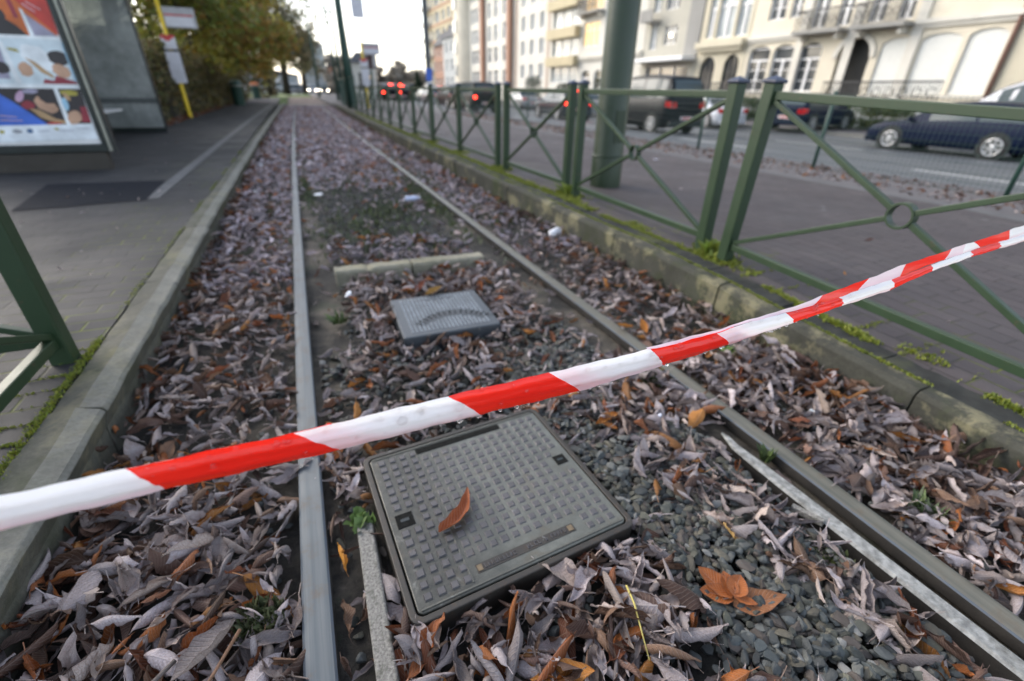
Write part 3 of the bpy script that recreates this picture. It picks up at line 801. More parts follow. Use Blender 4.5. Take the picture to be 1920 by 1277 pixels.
for (x, y, h, r_, lab) in ((2.35, 33.5, 5.2, .11, 'dark pole at the far railings, left of the tram mast with the hanging sign'), (2.6, 40, 6.2, .12, 'distant dark tram mast beyond the far railings'), (1.9, 52, 6.5, .12, 'farthest faint dark tram mast by the cross street')):
    t = thing('tram_mast', lab, 'mast', (x, y, .1))
    b = MB(); b.tube([(0, 0, 0), (0, 0, h)], [r_, r_ * .6], 10); b.build('pole', MT['dark_green'], t)
    b = MB(); b.tube([(0, 0, h - .5), (-1.4, 0, h - .2)], .04, 6); b.build('bracket', MT['dark_green'], t)

# ------------------------------------------------------------------ the tape
TY = .5365
def seg(tab, x): return float(np.interp(x, [a for a, b_ in tab], [b_ for a, b_ in tab]))
TOP = [(-1.6, .715), (-1.25, .698), (-.96, .688), (-.849, .6872), (-.669, .6831), (-.46, .6861), (-.293, .6863), (-.095, .6888), (.056, .6947), (.239, .7075), (.35, .722), (.582, .756), (.80, .779), (1.023, .801), (1.35, .838), (1.70, .885)]
BOT = [(-1.6, .668), (-1.25, .652), (-.978, .643), (-.8226, .6436), (-.619, .6364), (-.41, .637), (-.232, .636), (-.059, .6465), (.0975, .6566), (.27, .673), (.405, .688), (.562, .7018), (.688, .7265), (.835, .7441), (1.067, .76), (1.35, .793), (1.70, .835)]
CRE = [(-1.6, 1), (-.12, 1), (-.05, .93), (.05, .90), (.12, .97), (.2, .9), (.28, .74), (.4, .6), (.6, .52), (.8, .5), (1.0, .48), (1.7, .5)]
wob = lambda x, a: .0007 * math.sin(x * 57 + a) + .0005 * math.sin(x * 131 + 2 * a)
top = lambda x: seg(TOP, x) + wob(x, 1)
bot = lambda x: seg(BOT, x) + wob(x, 4)
cre = lambda x: bot(x) + (top(x) - bot(x)) * seg(CRE, x)
# stripe boundaries (foot on the lower edge, head on the upper edge or crease) and the colour that follows
LOW = [(-1.56, -1.60, 0), (-1.28, -1.32, 1), (-1.04, -1.085, 0), (-.8226, -.8491, 1), (-.619, -.6694, 0), (-.4094, -.46, 1), (-.2321, -.293, 0), (-.0588, -.0947, 1), (.0975, .0561, 0), (.2669, .2346, 1), (.4052, .388, 0), (.5623, .5535, 1), (.6883, .684, 0), (.8353, .829, 1), (.953, .945, 0), (1.12, 1.11, 1), (1.27, 1.26, 0), (1.43, 1.42, 1), (1.58, 1.57, 0), (1.70, 1.69, 0)]
UPP = [(-.10, -.10, 2), (.3137, .34, 1), (.4481, .475, 2), (.58, .595, 1), (.735, .755, 2), (.80, .81, 0), (.873, .84, 1), (.9911, .985, 0), (1.14, 1.13, 1), (1.30, 1.29, 2), (1.45, 1.44, 1), (1.60, 1.59, 0), (1.70, 1.69, 0)]
V = []; F = []; UV = []; MI = []
def band(tab, zlo, zhi, yoff, NC=10, ext=0):
    for (a0, b0, c), (a1, b1, _) in zip(tab[:-1], tab[1:]):
        ns = max(6, int((a1 - a0) / .006)); base = len(V)
        for i in range(ns + 1):
            s = i / ns; xa, xb = a0 + (a1 - a0) * s, b0 + (b1 - b0) * s
            for j in range(NC + 1):
                v = j / NC; x = xa + (xb - xa) * v + .004 * math.sin(v * math.pi) * (1 if ext == 0 else 0)
                z0, z1 = zlo(x), zhi(x); z = z0 + (z1 - z0) * v
                V.append((x, TY + yoff(v, x), z)); UV.append((x, v))
        for i in range(ns):
            for j in range(NC):
                q = base + i * (NC + 1) + j; F.append((q, q + NC + 1, q + NC + 2, q + 1)); MI.append(c)
band(LOW, bot, cre, lambda v, x: -.006 * math.sin(v * math.pi) + .0025 * math.sin(v * 9 + x * 22) * v * (1 - v) + .0012 * math.sin(v * 17 + x * 9))
band(UPP, lambda x: cre(x) - .0004, top, lambda v, x: .0008 + .004 * v + .001 * math.sin(x * 30 + v * 3), 6, 1)
# the folded-over back layer
def bk(v, x): return .0075 + .003 * math.sin(v * math.pi)
BCK = [(a + .07, b_ + .045, c) for a, b_, c in LOW[:9]]
band(BCK, lambda x: bot(x) + .001, lambda x: top(x) - .004, lambda v, x: .0015 + .004 * v + .004 * math.sin(v * math.pi), 4, 1)
me = np_mesh('barrier_tape', np.array(V), np.array(F), [MT['tape_white'], MT['tape_red'], MT['tape_pink']], uv=np.array(UV), matidx=np.array(MI))
tape = tag(link('barrier_tape', me), 'wet red and white striped barrier tape stretched right across the track', 'barrier tape')
# water drops: on the face and hanging from the lower edge
rr = random.Random(21)
def drop_mesh(r, seed, hang):
    q = random.Random(seed); b = MB(); n = 12
    if hang: prof = [(0.0001, .25 * r), (r * .75, .2 * r), (r, -.25 * r), (r * .8, -.75 * r), (r * .4, -1.05 * r), (0.0001, -1.12 * r)]
    else: prof = [(r, .0), (r * .97, .3 * r), (r * .76, .62 * r), (r * .38, .82 * r), (.0001, .87 * r)]
    if hang: b.lathe(prof, n=n)
    else:
        b.lathe([(a, -h) for a, h in prof], axis='y', n=n)
        sx, sz = q.uniform(.8, 1.5), q.uniform(.7, 1.2)
        b.v = [(x * sx, y, z * sz) for x, y, z in b.v]
    return b
prot = []
for k in range(6): prot.append(drop_mesh(.0033, k, False).build('water_drop', MT['water'], tape))
for k in range(2): prot.append(drop_mesh(.0030, 9, True).build('water_drop', MT['water'], tape))
used = set()
def put(k, loc, s, rot=0):
    o = prot[k] if k not in used else prot[k].copy()
    if k in used: COL.objects.link(o); o.parent = tape
    used.add(k); o.location = loc; o.scale = (s, s, s); o.rotation_euler = (0, rot, 0)
n = 0
while n < 64:
    x = rr.uniform(-.84, .45) if rr.random() < .8 else rr.uniform(-1.0, .9)
    v = rr.uniform(.15, .97) if rr.random() < .5 else rr.uniform(.72, .99)
    z = bot(x) + (cre(x) - bot(x)) * v
    put(rr.randrange(6), (x, TY - .006 * math.sin(v * math.pi) - .0002, z), rr.uniform(.45, 1.3) * (1.5 if rr.random() < .25 else 1), rr.uniform(-.6, .6)); n += 1
for k in range(34):
    x = rr.uniform(-.52, .42)
    put(6 + k % 2, (x, TY - .0005, bot(x) + .0006), rr.uniform(.55, 1.35))
# ------------------------------------------------------------------ leaves
def leaf_geo(r, nu=7, nv=12, kind=0):
    """one curled leaf: verts (nv+1, nu), uv.  length 1 along +y, midrib at x=0"""
    u = np.linspace(-1, 1, nu); v = np.linspace(0, 1, nv + 1)
    wm = r.uniform(.17, .31); pk = r.uniform(.75, 1.15)
    w = wm * np.sin(np.pi * np.clip(v, 0, 1) ** pk) ** .8 * (1 - .25 * v)
    w[0] = .012; w[-1] = .006
    if kind == 1: w *= 1.15
    bend_ = r.uniform(-.8, 2.8); th = bend_ * (v - .4) + r.uniform(-.3, .3) * np.sin(3 * v * np.pi)
    ds = 1 / nv
    py = np.concatenate([[0], np.cumsum(np.cos(th[:-1]) * ds)]); pz = np.concatenate([[0], np.cumsum(np.sin(th[:-1]) * ds)])
    curl = r.uniform(.4, 1.3) if r.random() < .4 else r.uniform(1.3, 2.9); asym = r.uniform(.7, 1.3)
    fold = r.uniform(0, .9); tw = r.uniform(-1.5, 1.5)
    P = np.zeros((nv + 1, nu, 3)); ph = r.uniform(0, 6)
    for i in range(nv + 1):
        c = curl * (.5 + .5 * math.sin(v[i] * math.pi) ** .5)
        a = u * c * np.where(u > 0, asym, 1 / asym)
        lx = w[i] * np.sin(a) / max(c, 1e-3); lz = w[i] * (1 - np.cos(a)) / max(c, 1e-3) + w[i] * fold * np.abs(u) * .6
        edge = np.abs(u) ** 2
        lz = lz + edge * .04 * math.sin(v[i] * 15 + ph) + edge * .028 * np.sin(v[i] * 31 + u * 3 + ph)
        lz = lz + .008 * np.sin(v[i] * 75 - np.abs(u) * 12) * (1 - .3 * np.abs(u))
        tt = tw * (v[i] - .4); ct, st = math.cos(tt), math.sin(tt)
        x = lx * ct - lz * st; n = lx * st + lz * ct
        P[i, :, 0] = x; P[i, :, 1] = py[i] - n * math.sin(th[i]); P[i, :, 2] = pz[i] + n * math.cos(th[i])
    P[:, :, 0] += .07 * np.sin(v * 2.2 + ph)[:, None]
    P -= P.reshape(-1, 3).mean(0)
    UV = np.stack([np.tile(u, (nv + 1, 1)), np.tile(v[:, None], (1, nu))], -1)
    idx = np.arange((nv + 1) * nu).reshape(nv + 1, nu)
    F = np.stack([idx[:-1, :-1], idx[:-1, 1:], idx[1:, 1:], idx[1:, :-1]], -1).reshape(-1, 4)
    # a stalk: three thin quads
    s0 = P[0, nu // 2]; d = np.array([0, -1, .1]); st = []
    for k in range(4): st += [s0 + d * (.07 * k) + np.array([-.008, 0, .01 * k * k * .3]), s0 + d * (.07 * k) + np.array([.008, 0, .01 * k * k * .3])]
    b = P.size // 3
    V = np.concatenate([P.reshape(-1, 3), np.array(st)]); UVf = np.concatenate([UV.reshape(-1, 2), np.tile([[0., 0.]], (8, 1))])
    SF = np.array([[b + 2 * k, b + 2 * k + 1, b + 2 * k + 3, b + 2 * k + 2] for k in range(3)])
    return V, np.concatenate([F, SF]), UVf
LV = [leaf_geo(rng, 7, 12) for _ in range(34)]
LVlo = [leaf_geo(rng, 3, 5) for _ in range(16)]
C_FROST = [(.33, .29, .29), (.28, .24, .235), (.42, .375, .38), (.24, .215, .22), (.32, .26, .235), (.38, .32, .29), (.19, .168, .17), (.36, .32, .33)]
C_FROST = [tuple(c * 1.18 for c in q) for q in C_FROST]
C_BROWN = [(.13, .07, .042), (.18, .105, .065), (.095, .05, .035), (.15, .09, .07), (.08, .05, .04)]
C_ORANGE = [(.30, .095, .018), (.24, .075, .02), (.36, .15, .03), (.2, .06, .022)]
def pick_tint(r, fr=.69, br=.22):
    q = r.random(); L = C_FROST if q < fr else (C_BROWN if q < fr + br else C_ORANGE)
    k = 0 if q < fr else (1 if q < fr + br else 2)
    c = np.array(L[r.integers(len(L))]) * r.uniform(.62, 1.38)
    return c, k
def on_cover(x, y, pad=0):
    for c, a, w, d in ((ctr, rzc, cw, cd), (ctr2, rz2, w2, d2)):
        dx, dy = x - c.x, y - c.y; lx = dx * math.cos(-a) - dy * math.sin(-a); ly = dx * math.sin(-a) + dy * math.cos(-a)
        if abs(lx) < w / 2 + pad and abs(ly) < d / 2 + pad: return True
    return False
def sn(x, y, s, o=0):       # cheap smooth noise 0..1
    return .5 + .25 * math.sin(x * s + o + 1.7 * math.sin(y * s * .7 + o)) + .25 * math.sin(y * s * 1.3 - o + 1.3 * math.sin(x * s * .9 + 2 * o))
def density(x0, y):
    x = x0 - bend(y); ax = abs(x)
    if abs(ax - .7525) < .05: return 0
    if y < 1.02 and -.70 < x < -.585: return .1
    if y < .95 and .555 < x < .80: return .02
    if ax > 1.37: return 0
    if x < -.79:
        if x > -.93 and y < 2.6: return .5 + .4 * sn(x, y, 6)
        return 1
    if x > .79:
        if y < 1 and x < .82: return .3
        if y < 1.3: return 1
        if y < 3.8: return .9 if x > 1.12 else .25 + .5 * sn(x, y, 5, 2)
        return .55 + .4 * sn(x, y, 3, 1)
    # between the rails
    if y < .64:
        if x < .10: return 1 if x > -.58 else .5
        if x > .37 + .06 * math.sin(y * 9): return .9
        return .06 if y < .47 else .14
    if y < 1.32:
        if x < -.58: return .75
        if x > .27 + .05 * math.sin(y * 14): return .95
        return .33
    if y < 1.55: return .55 if x < .1 else (.12 if x < .33 else .6)
    if y < 2.0:
        if ax > .58: return .18
        return .9 if x < .12 + .15 * math.sin(y * 7) else .22 + .5 * sn(x, y, 7)
    if y < 3.0:
        if x < -.50 or x > .52: return .12
        return 1
    if y < 6.1: return (.08 + .55 * (sn(x, y, 3.1, .5) > .62)) if ax < .56 else .08
    if y < 8: return .62 if ax < .6 else .3
    return 1
def rotm(r, tilt):
    az = r.uniform(0, 2 * math.pi); tx, ty = r.normal(0, tilt), r.normal(0, tilt)
    if r.random() < .38: tx += math.pi
    return np.array((Matrix.Rotation(az, 3, 'Z') @ Matrix.Rotation(tx, 3, 'X') @ Matrix.Rotation(ty, 3, 'Y')))
spots = []     # x, y, z, length, tint, kind, rotation, shape
def scatter(y0, y1, per, lo, hi):
    area = 2.76 * (y1 - y0); n = int(area * per)
    for _ in range(n):
        y = rng.uniform(y0, y1); x = rng.uniform(-1.37, 1.37) + bend(y)
        d = density(x, y)
        if rng.random() > d: continue
        if y < 3.2 and on_cover(x, y, .012): continue
        if y < 3.3 and -.56 < x < .5 and 2.93 < y < 3.05: continue
        c, k = pick_tint(rng) if y < 3 else pick_tint(rng, .8, .12)
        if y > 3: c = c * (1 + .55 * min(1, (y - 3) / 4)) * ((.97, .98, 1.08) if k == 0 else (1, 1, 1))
        if (abs(x - bend(y)) > 1.27) and rng.random() < .5: c, k = pick_tint(rng, .12, .55)
        L = lo + (hi - lo) * rng.random() ** 1.5
        pile = .055 + .025 * min(1, max(0, (abs(x) - 1.0) / .35))
        z = -.045 + rng.random() ** .8 * pile * d + .012
        spots.append([x, y, z, L, c, k, rotm(rng, .4), None])
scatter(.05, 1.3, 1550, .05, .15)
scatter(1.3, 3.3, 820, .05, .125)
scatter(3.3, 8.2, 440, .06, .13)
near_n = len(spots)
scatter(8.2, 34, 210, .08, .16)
# how large each shows in the photo
fpx = 852.88
def px_size(sp):
    d = Vector(sp[:3]) - CAM; z = d.dot(Fw)
    if z < .1: return 0
    u = 960 + fpx * d.dot(Rt) / z; v = 638.5 - fpx * d.dot(Up) / z
    if not (-10 < u < 1930 and -10 < v < 1287): return 0
    return fpx * sp[3] / z * (.6 + .4 * min(1, max(0, (sp[2] + .03) / .03)))
order = sorted(range(near_n), key=lambda i: -px_size(spots[i]))
own = set(order[:290])
def zone(x, y):
    if x < -.75: return 'in the gutter between platform kerb and blue-grey rail'
    if x > .72: return 'in the gutter between dull rail and mossy kerb'
    if y < .66 and x < .12: return 'in front of the large cast-iron cover'
    if x < -.5: return 'between the grey bar, rail and large cover'
    if y < .62: return 'on the bare gravel in front of the bright strip'
    if y < 1.6: return 'on gravel to the right of the large cover'
    return 'around the small grey cover'
look = ['frosted lilac-grey curled dead leaf', 'dark brown curled dead leaf', 'orange-brown curled dead leaf']
cache = {}
for i in sorted(own):
    sp = spots[i]; k = int(rng.integers(24)); key = (k, sp[5])
    if key not in cache:
        Vv, Ff, Uu = LV[k]; c, _k = sp[4], 0
        cache[key] = np_mesh('dead_leaf', Vv, Ff, MT['leaf'], uv=Uu, colr=np.tile(np.append(c, 1), (len(Vv), 1)))
    o = link('dead_leaf', cache[key]); o.location = sp[:3]; o.rotation_euler = Matrix(sp[6].tolist()).to_euler(); s = sp[3]; o.scale = (s * rng.uniform(.7, 1.15), s, s)
    zn = zone(sp[0], sp[1])
    tag(o, look[sp[5]] + ' ' + zn, 'leaf', look[sp[5]].replace('leaf', 'leaves') + ' ' + zn)
def bake(idx, shapes):
    Vs, Fs, Us, Cs = [], [], [], []; b = 0
    for i in idx:
        sp = spots[i]; Vv, Ff, Uu = shapes[int(rng.integers(len(shapes)))]
        Vs.append((Vv * sp[3] * np.array([rng.uniform(.65, 1.2), 1, 1])) @ sp[6].T + np.array(sp[:3])); Fs.append(Ff + b); Us.append(Uu)
        Cs.append(np.tile(np.append(sp[4], 1), (len(Vv), 1))); b += len(Vv)
    return np.concatenate(Vs), np.concatenate(Fs), np.concatenate(Us), np.concatenate(Cs)
V1, F1, U1, C1 = bake([i for i in range(near_n) if i not in own], LV)
V2, F2, U2, C2 = bake(range(near_n, len(spots)), LVlo)
me = np_mesh('fallen_leaves', np.concatenate([V1, V2]), np.concatenate([F1, F2 + len(V1)]), MT['leaf'], uv=np.concatenate([U1, U2]), colr=np.concatenate([C1, C2]))
tag(link('fallen_leaves', me), 'thick litter of frosted grey, brown and orange dead leaves covering the track', 'leaf litter', kind='stuff')

# single leaves one would point at
def own_leaf(name, label, loc, L, rot, tint, wide=1, shape=None, seed=0):
    r = np.random.default_rng(seed); Vv, Ff, Uu = shape if shape else leaf_geo(r, 9, 16)
    Vv = Vv * np.array([wide, 1, 1])
    me = np_mesh(name, Vv, Ff, MT['leaf'], uv=Uu, colr=np.tile(np.append(tint, 1), (len(Vv), 1)))
    o = link(name, me); o.location = loc; o.rotation_euler = rot; o.scale = (L, L, L)
    return tag(o, label, 'leaf')
def shaped(wf, curl, bend_, fold=.1, nu=9, nv=18, edge=.02, side=0.0):
    """a leaf with a given half-width profile wf(v)"""
    u = np.linspace(-1, 1, nu); v = np.linspace(0, 1, nv + 1); th = bend_ * (v - .4); ds = 1 / nv
    py = np.concatenate([[0], np.cumsum(np.cos(th[:-1]) * ds)]); pz = np.concatenate([[0], np.cumsum(np.sin(th[:-1]) * ds)])
    P = np.zeros((nv + 1, nu, 3))
    for i in range(nv + 1):
        w = max(wf(v[i]), .004); a = u * curl; lx = w * np.sin(a) / curl; lz = w * (1 - np.cos(a)) / curl + fold * w * np.abs(u) + u * u * edge * math.sin(v[i] * 19)
        P[i, :, 0] = lx + side * math.sin(v[i] * math.pi); P[i, :, 1] = py[i] - lz * math.sin(th[i]); P[i, :, 2] = pz[i] + lz * math.cos(th[i])
    P -= P.reshape(-1, 3).mean(0)
    idx = np.arange((nv + 1) * nu).reshape(nv + 1, nu)
    F = np.stack([idx[:-1, :-1], idx[:-1, 1:], idx[1:, 1:], idx[1:, :-1]], -1).reshape(-1, 4)
    UV = np.stack([np.tile(u, (nv + 1, 1)), np.tile(v[:, None], (1, nu))], -1).reshape(-1, 2)
    return P.reshape(-1, 3), F, UV
# curled orange leaf on the large cover: a folded crescent
cres = shaped(lambda v: .135 * math.sin(math.pi * v ** .7) ** .8 + .012, 1.0, .55, .35, side=.16)
own_leaf('dead_leaf', 'curled rusty orange leaf lying on top of the large cast-iron cover', (-.366, .872, .043), .165, (R(2), R(-8), R(-47)), (.30, .08, .02), shape=cres)
# the three-lobed orange leaf and its neighbour on the gravel
b_or = (.33, .095, .018)
lobed = MB()
leafL = shaped(lambda v: .24 * math.sin(math.pi * min(1, v) ** .62) ** .9, .5, .35, .06)
own_leaf('dead_leaf', 'long pointed pale orange leaf on bare gravel, overlapped by the lobed leaf', (.238, .366, .004), .14, (R(4), R(3), R(-104)), (.34, .14, .055), shape=leafL)
Vv = []; Ff = []; Uu = []; bb = 0
for a, l, w in ((38, .075, .33), (2, .092, .3), (-38, .06, .34), (-150, .052, .22), (-75, .06, .42)):
    g = shaped(lambda v, w=w: w * math.sin(math.pi * min(1, .05 + .95 * v) ** .8) ** .7, .5, .3 + .3 * math.sin(a), .08, 7, 10)
    P = g[0].copy(); P[:, 1] += .5; P *= l; ca, sa = math.cos(R(a)), math.sin(R(a)); P = P @ np.array([[ca, sa, 0], [-sa, ca, 0], [0, 0, 1]]); P[:, 2] += .002 * len(Vv)
    Vv.append(P); Ff.append(g[1] + bb); Uu.append(g[2]); bb += len(P)
Vv = np.concatenate(Vv)
me = np_mesh('dead_leaf', Vv, np.concatenate(Ff), MT['leaf'], uv=np.concatenate(Uu), colr=np.tile([*b_or, 1], (len(Vv), 1)))
o = link('dead_leaf', me); o.location = (.183, .398, .004); o.rotation_euler = (R(6), R(-4), R(16)); o.scale = (1.05,) * 3
tag(o, 'bright orange three-lobed leaf with small olive spots lying on bare gravel', 'leaf')
yl = shaped(lambda v: .26 * math.sin(math.pi * v ** .9) ** .9, 1.0, .8, .1)
own_leaf('dead_leaf', 'yellow-orange leaf against the dull rail, the left one of a joined pair', (.79, 1.70, .02), .105, (R(10), R(14), R(80)), (.5, .2, .02), shape=yl)
own_leaf('dead_leaf', 'yellow-orange leaf beside the dull rail, the right one of a joined pair', (.865, 1.645, .03), .09, (R(35), R(-10), R(-15)), (.46, .17, .02), shape=yl)
own_leaf('dead_leaf', 'yellowish pale leaf with a long stalk at the edge of the gravel', (.325, .535, .005), .075, (R(20), R(25), R(35)), (.52, .33, .12), seed=5)
own_leaf('dead_leaf', 'golden orange leaf at the very bottom below the large cover, cut by the picture edge', (-.29, .402, .02), .14, (R(-14), R(18), R(66)), (.4, .17, .03), shape=yl)
own_leaf('dead_leaf', 'narrow orange and yellow leaf wedged between the blue-grey rail and the grey bar', (-.685, .885, -.005), .085, (R(15), R(45), R(18)), (.52, .22, .02), seed=8, wide=.7)
own_leaf('dead_leaf', 'long dark rolled leaf hanging over the flange of the blue-grey rail', (-.69, .715, -.005), .12, (R(-20), R(60), R(-12)), (.12, .06, .03), seed=12, wide=.6)
own_leaf('dead_leaf', 'small orange leaf fragment on gravel beyond the right corner of the large cover', (.262, 1.05, .015), .06, (R(10), R(0), R(50)), (.42, .15, .02), shape=yl)
own_leaf('dead_leaf', 'flat brown leaf lying on bare soil right beside the blue-grey rail', (-.655, 1.62, -.02), .10, (R(5), R(10), R(-60)), (.17, .085, .05), seed=15)
own_leaf('dead_leaf', 'mottled olive and orange leaf resting on the far edge of the small cover', (-.03, 2.44, .05), .12, (R(10), R(5), R(-70)), (.3, .17, .03), shape=yl)
own_leaf('dead_leaf', 'red-brown leaf propped up just behind the small grey cover', (-.09, 2.54, .04), .13, (R(40), R(0), R(-80)), (.24, .06, .025), shape=yl)
own_leaf('dead_leaf', 'tall pale upright rolled leaf near the mossy kerb', (1.075, .83, .05), .13, (R(62), R(10), R(18)), (.42, .33, .27), seed=22, wide=.8)
own_leaf('dead_leaf', 'bright orange narrow leaf leaning against the outside of the blue-grey rail', (-.82, .53, .0), .15, (R(35), R(35), R(-8)), (.42, .14, .02), seed=25, wide=.7)
own_leaf('dead_leaf', 'large ribbed frosted leaf showing its veins near the platform kerb bottom', (-1.16, .69, .03), .15, (R(20), R(-10), R(70)), (.36, .32, .32), shape=shaped(lambda v: .3 * math.sin(math.pi * v ** .9) ** .8, .6, .5, .1), seed=3)
own_leaf('dead_leaf', 'broad ribbed frosted leaf folded along its midrib beside the blue-grey rail', (-.965, .73, .045), .16, (R(15), R(25), R(150)), (.35, .31, .3), shape=shaped(lambda v: .27 * math.sin(math.pi * v ** .85) ** .8, 1.0, .7, .25))
# twigs and stalks
def stick(label, pts, r, c, name='twig'):
    b = MB(); b.tube(pts, [r, r * .85, r * .7, r * .5][:len(pts)] if len(pts) <= 4 else r, 7)
    return tag(b.build(name, simple('twig_' + str(len(pts)), c, .7, var=.3, scale=60, bump=.4, bscale=200)), label, 'twig')
stick('yellow leaf stalk lying on the leaves at the bottom, right of the large cover', [(-.05, .515, .02), (-.062, .468, .026), (-.078, .425, .022), (-.10, .36, .012)], .0028, (.5, .42, .12), 'leaf_stalk')
stick('thin dark bare twig among leaves near the bottom left corner', [(-1.02, .73, .04), (-1.10, .65, .045), (-1.19, .60, .04), (-1.24, .53, .03)], .005, (.12, .10, .09))
stick('brown twisted stalk among leaves left of the blue-grey rail', [(-.90, .74, .05), (-.94, .66, .055), (-.98, .60, .05), (-1.03, .545, .04)], .004, (.17, .09, .05))
# ------------------------------------------------------------------ gravel
def stone_geo(r):
    bm = bmesh.new(); bmesh.ops.create_icosphere(bm, subdivisions=2, radius=1)
    sc = np.array([r.uniform(.75, 1.25), r.uniform(.6, 1.05), r.uniform(.5, .8)])
    V = np.array([v.co[:] for v in bm.verts]); F = np.array([[l.index for l in f.verts] for f in bm.faces]); bm.free()
    for _ in range(9):         # chip flat facets off a ball: angular ballast
        n = r.normal(size=3); n /= np.linalg.norm(n); d = r.uniform(.42, .78)
        s = V @ n - d; V = V - np.outer(np.maximum(s, 0) * .99, n)
    V = V / np.abs(V).max() * sc; V += r.normal(0, .01, V.shape)
    return V, F
SG = [stone_geo(rng) for _ in range(26)]
SC_ = [(.075, .08, .068), (.09, .09, .068), (.06, .072, .074), (.11, .1, .075), (.065, .07, .068), (.09, .10, .10), (.13, .135, .125), (.085, .07, .06)]
Vs, Fs, Cs = [], [], []; b_ = 0
def gravel(n, x0, x1, y0, y1, lo, hi, keep):
    global b_
    for _ in range(n):
        x, y = rng.uniform(x0, x1), rng.uniform(y0, y1)
        if rng.random() > keep(x, y): continue
        if on_cover(x, y, .012) or (-.56 < x < .49 and 2.94 < y < 3.04) or abs(abs(x - bend(y)) - .7525) < .052: continue
        if y < 1 and (.59 < x < .69 or -.67 < x < -.60): continue
        V, F = SG[int(rng.integers(len(SG)))]; s = rng.uniform(lo, hi) * .5
        a = np.array(Matrix.Rotation(rng.uniform(0, 6.28), 3, 'Z') @ Matrix.Rotation(rng.normal(0, .5), 3, 'X'))
        c = np.array(SC_[int(rng.integers(len(SC_)))]) * rng.uniform(.45, 1.05)
        if rng.random() < .03: c = np.array((.2, .2, .19))
        Vs.append((V * s) @ a.T + np.array([x, y, -.052 + rng.uniform(0, .022) + (.026 if y < 1.0 and x > .1 else 0)])); Fs.append(F + b_); Cs.append(np.tile(np.append(c, 1), (len(V), 1))); b_ += len(V)
gravel(3300, .08, .57, .05, 1.75, .024, .047, lambda x, y: 1)
gravel(4200, -.69, .57, .05, 2.05, .022, .042, lambda x, y: 1 if (x > .05 and y < 1.7) else (.75 if y > 1.3 else .35))
gravel(4200, -.55, .55, 1.9, 6.0, .02, .034, lambda x, y: .5)
gravel(900, .8, 1.15, .2, 3.2, .018, .032, lambda x, y: .4)
gravel(700, -1.0, -.8, .2, 3.5, .018, .03, lambda x, y: .4)
me = np_mesh('gravel', np.concatenate(Vs), np.concatenate(Fs), MT['stone'], colr=np.concatenate(Cs), smooth=False)
tag(link('gravel', me), 'dark grey-green track ballast between the rails', 'gravel', kind='stuff')

# ------------------------------------------------------------------ moss and weeds
def tuft_quads(cx, cy, cz, n, rad, h, cols, r, lean=.6, wid=.12):
    """little leaf blades round a point -> verts, faces, colours"""
    V, F, C = [], [], []
    for _ in range(n):
        a = r.uniform(0, 6.283); d = rad * math.sqrt(r.random()); px, py = cx + d * math.cos(a), cy + d * math.sin(a)
        hh = h * r.uniform(.5, 1.2); a2 = r.uniform(0, 6.283); w = hh * wid * r.uniform(.7, 1.5); L = hh * lean * r.uniform(.2, 1.3)
        dx, dy = math.cos(a2), math.sin(a2)
        k = len(V)
        V += [(px - dy * w * .6, py + dx * w * .6, cz), (px + dy * w * .6, py - dx * w * .6, cz), (px + dx * L * .5 + dy * w, py + dy * L * .5 - dx * w, cz + hh * .7), (px + dx * L, py + dy * L, cz + hh)]
        F.append((k, k + 1, k + 2, k + 3)); c = np.array(cols[r.integers(len(cols))]) * r.uniform(.7, 1.3); C += [np.append(c, 1)] * 4
    return V, F, C
MOSS = [(.16, .2, .012), (.2, .23, .02), (.11, .15, .012), (.24, .25, .03)]
def moss_patch(name, label, pts):
    V, F, C = [], [], []
    for (x, y, z, n, rad, h) in pts:
        if x > 0: z += ramp(y)
        v, f, c = tuft_quads(x, y, z, n, rad, h, MOSS, rng, .7, .35); k = len(V); V += v; F += [tuple(i + k for i in q) for q in f]; C += c
    me = np_mesh(name, np.array(V), np.array(F), MT['moss'], colr=np.array(C))
    tag(link(name, me), label, 'moss', kind='stuff')
pts = []
def line_moss(xf, y0, y1, z, dens, wid, hs, thr, o):
    n = int((y1 - y0) * dens)
    for _ in range(n):
        y = rng.uniform(y0, y1)
        if sn(y * 2, o, 3.3, o) < thr: continue
        pts.append((xf(y) + rng.normal(0, wid), y, z, 5, .012, hs))
line_moss(lambda y: 1.463 + bend(y), .2, 9, .187, 330, .004, .008, .42, .3)
line_moss(lambda y: 1.62 + bend(y), .2, 3.4, .172, 800, .016, .014, .36, 1.1)
line_moss(lambda y: 1.63 + bend(y), 3.4, 22, .172, 420, .035, .018, .25, 2.2)
line_moss(lambda y: 1.71 + bend(y), .3, 6, .172, 300, .03, .012, .55, 3.3)
for k in range(9):
    yy = .45 + .22 * k
    for _ in range(int(60 * sn(k, 1, 2.2))): pts.append((1.62 + abs(rng.normal(0, .16)), yy + rng.normal(0, .006), .171, 4, .008, .008))
for y in (2.1, 4.09, 5.9, 7.75, 9.5, 11.1):
    for _ in range(170): pts.append((1.72 + .08 * min(1, (y - 2) / 2) + rng.normal(0, .05), y + rng.normal(0, .09), .172, 6, .012, .022))
moss_patch('moss', 'yellow-green moss along the kerb and fence foot on the walkway side', pts)
pts = []
line_moss(lambda y: -1.497, .9, 2.2, .152, 420, .006, .008, .25, .9)
line_moss(lambda y: -1.50, 2.2, 9, .152, 90, .006, .006, .5, .9)
for k in range(12):
    yy = 1.0 + .1 * k
    for _ in range(int(50 * sn(k, 3, 1.7))): pts.append((-1.5 - abs(rng.normal(0, .07)), yy + rng.normal(0, .003), .151, 4, .005, .007))
moss_patch('moss', 'yellow-green moss in the paver joints behind the platform kerb', pts)
GR = [(.065, .095, .028), (.085, .125, .035), (.045, .07, .025)]
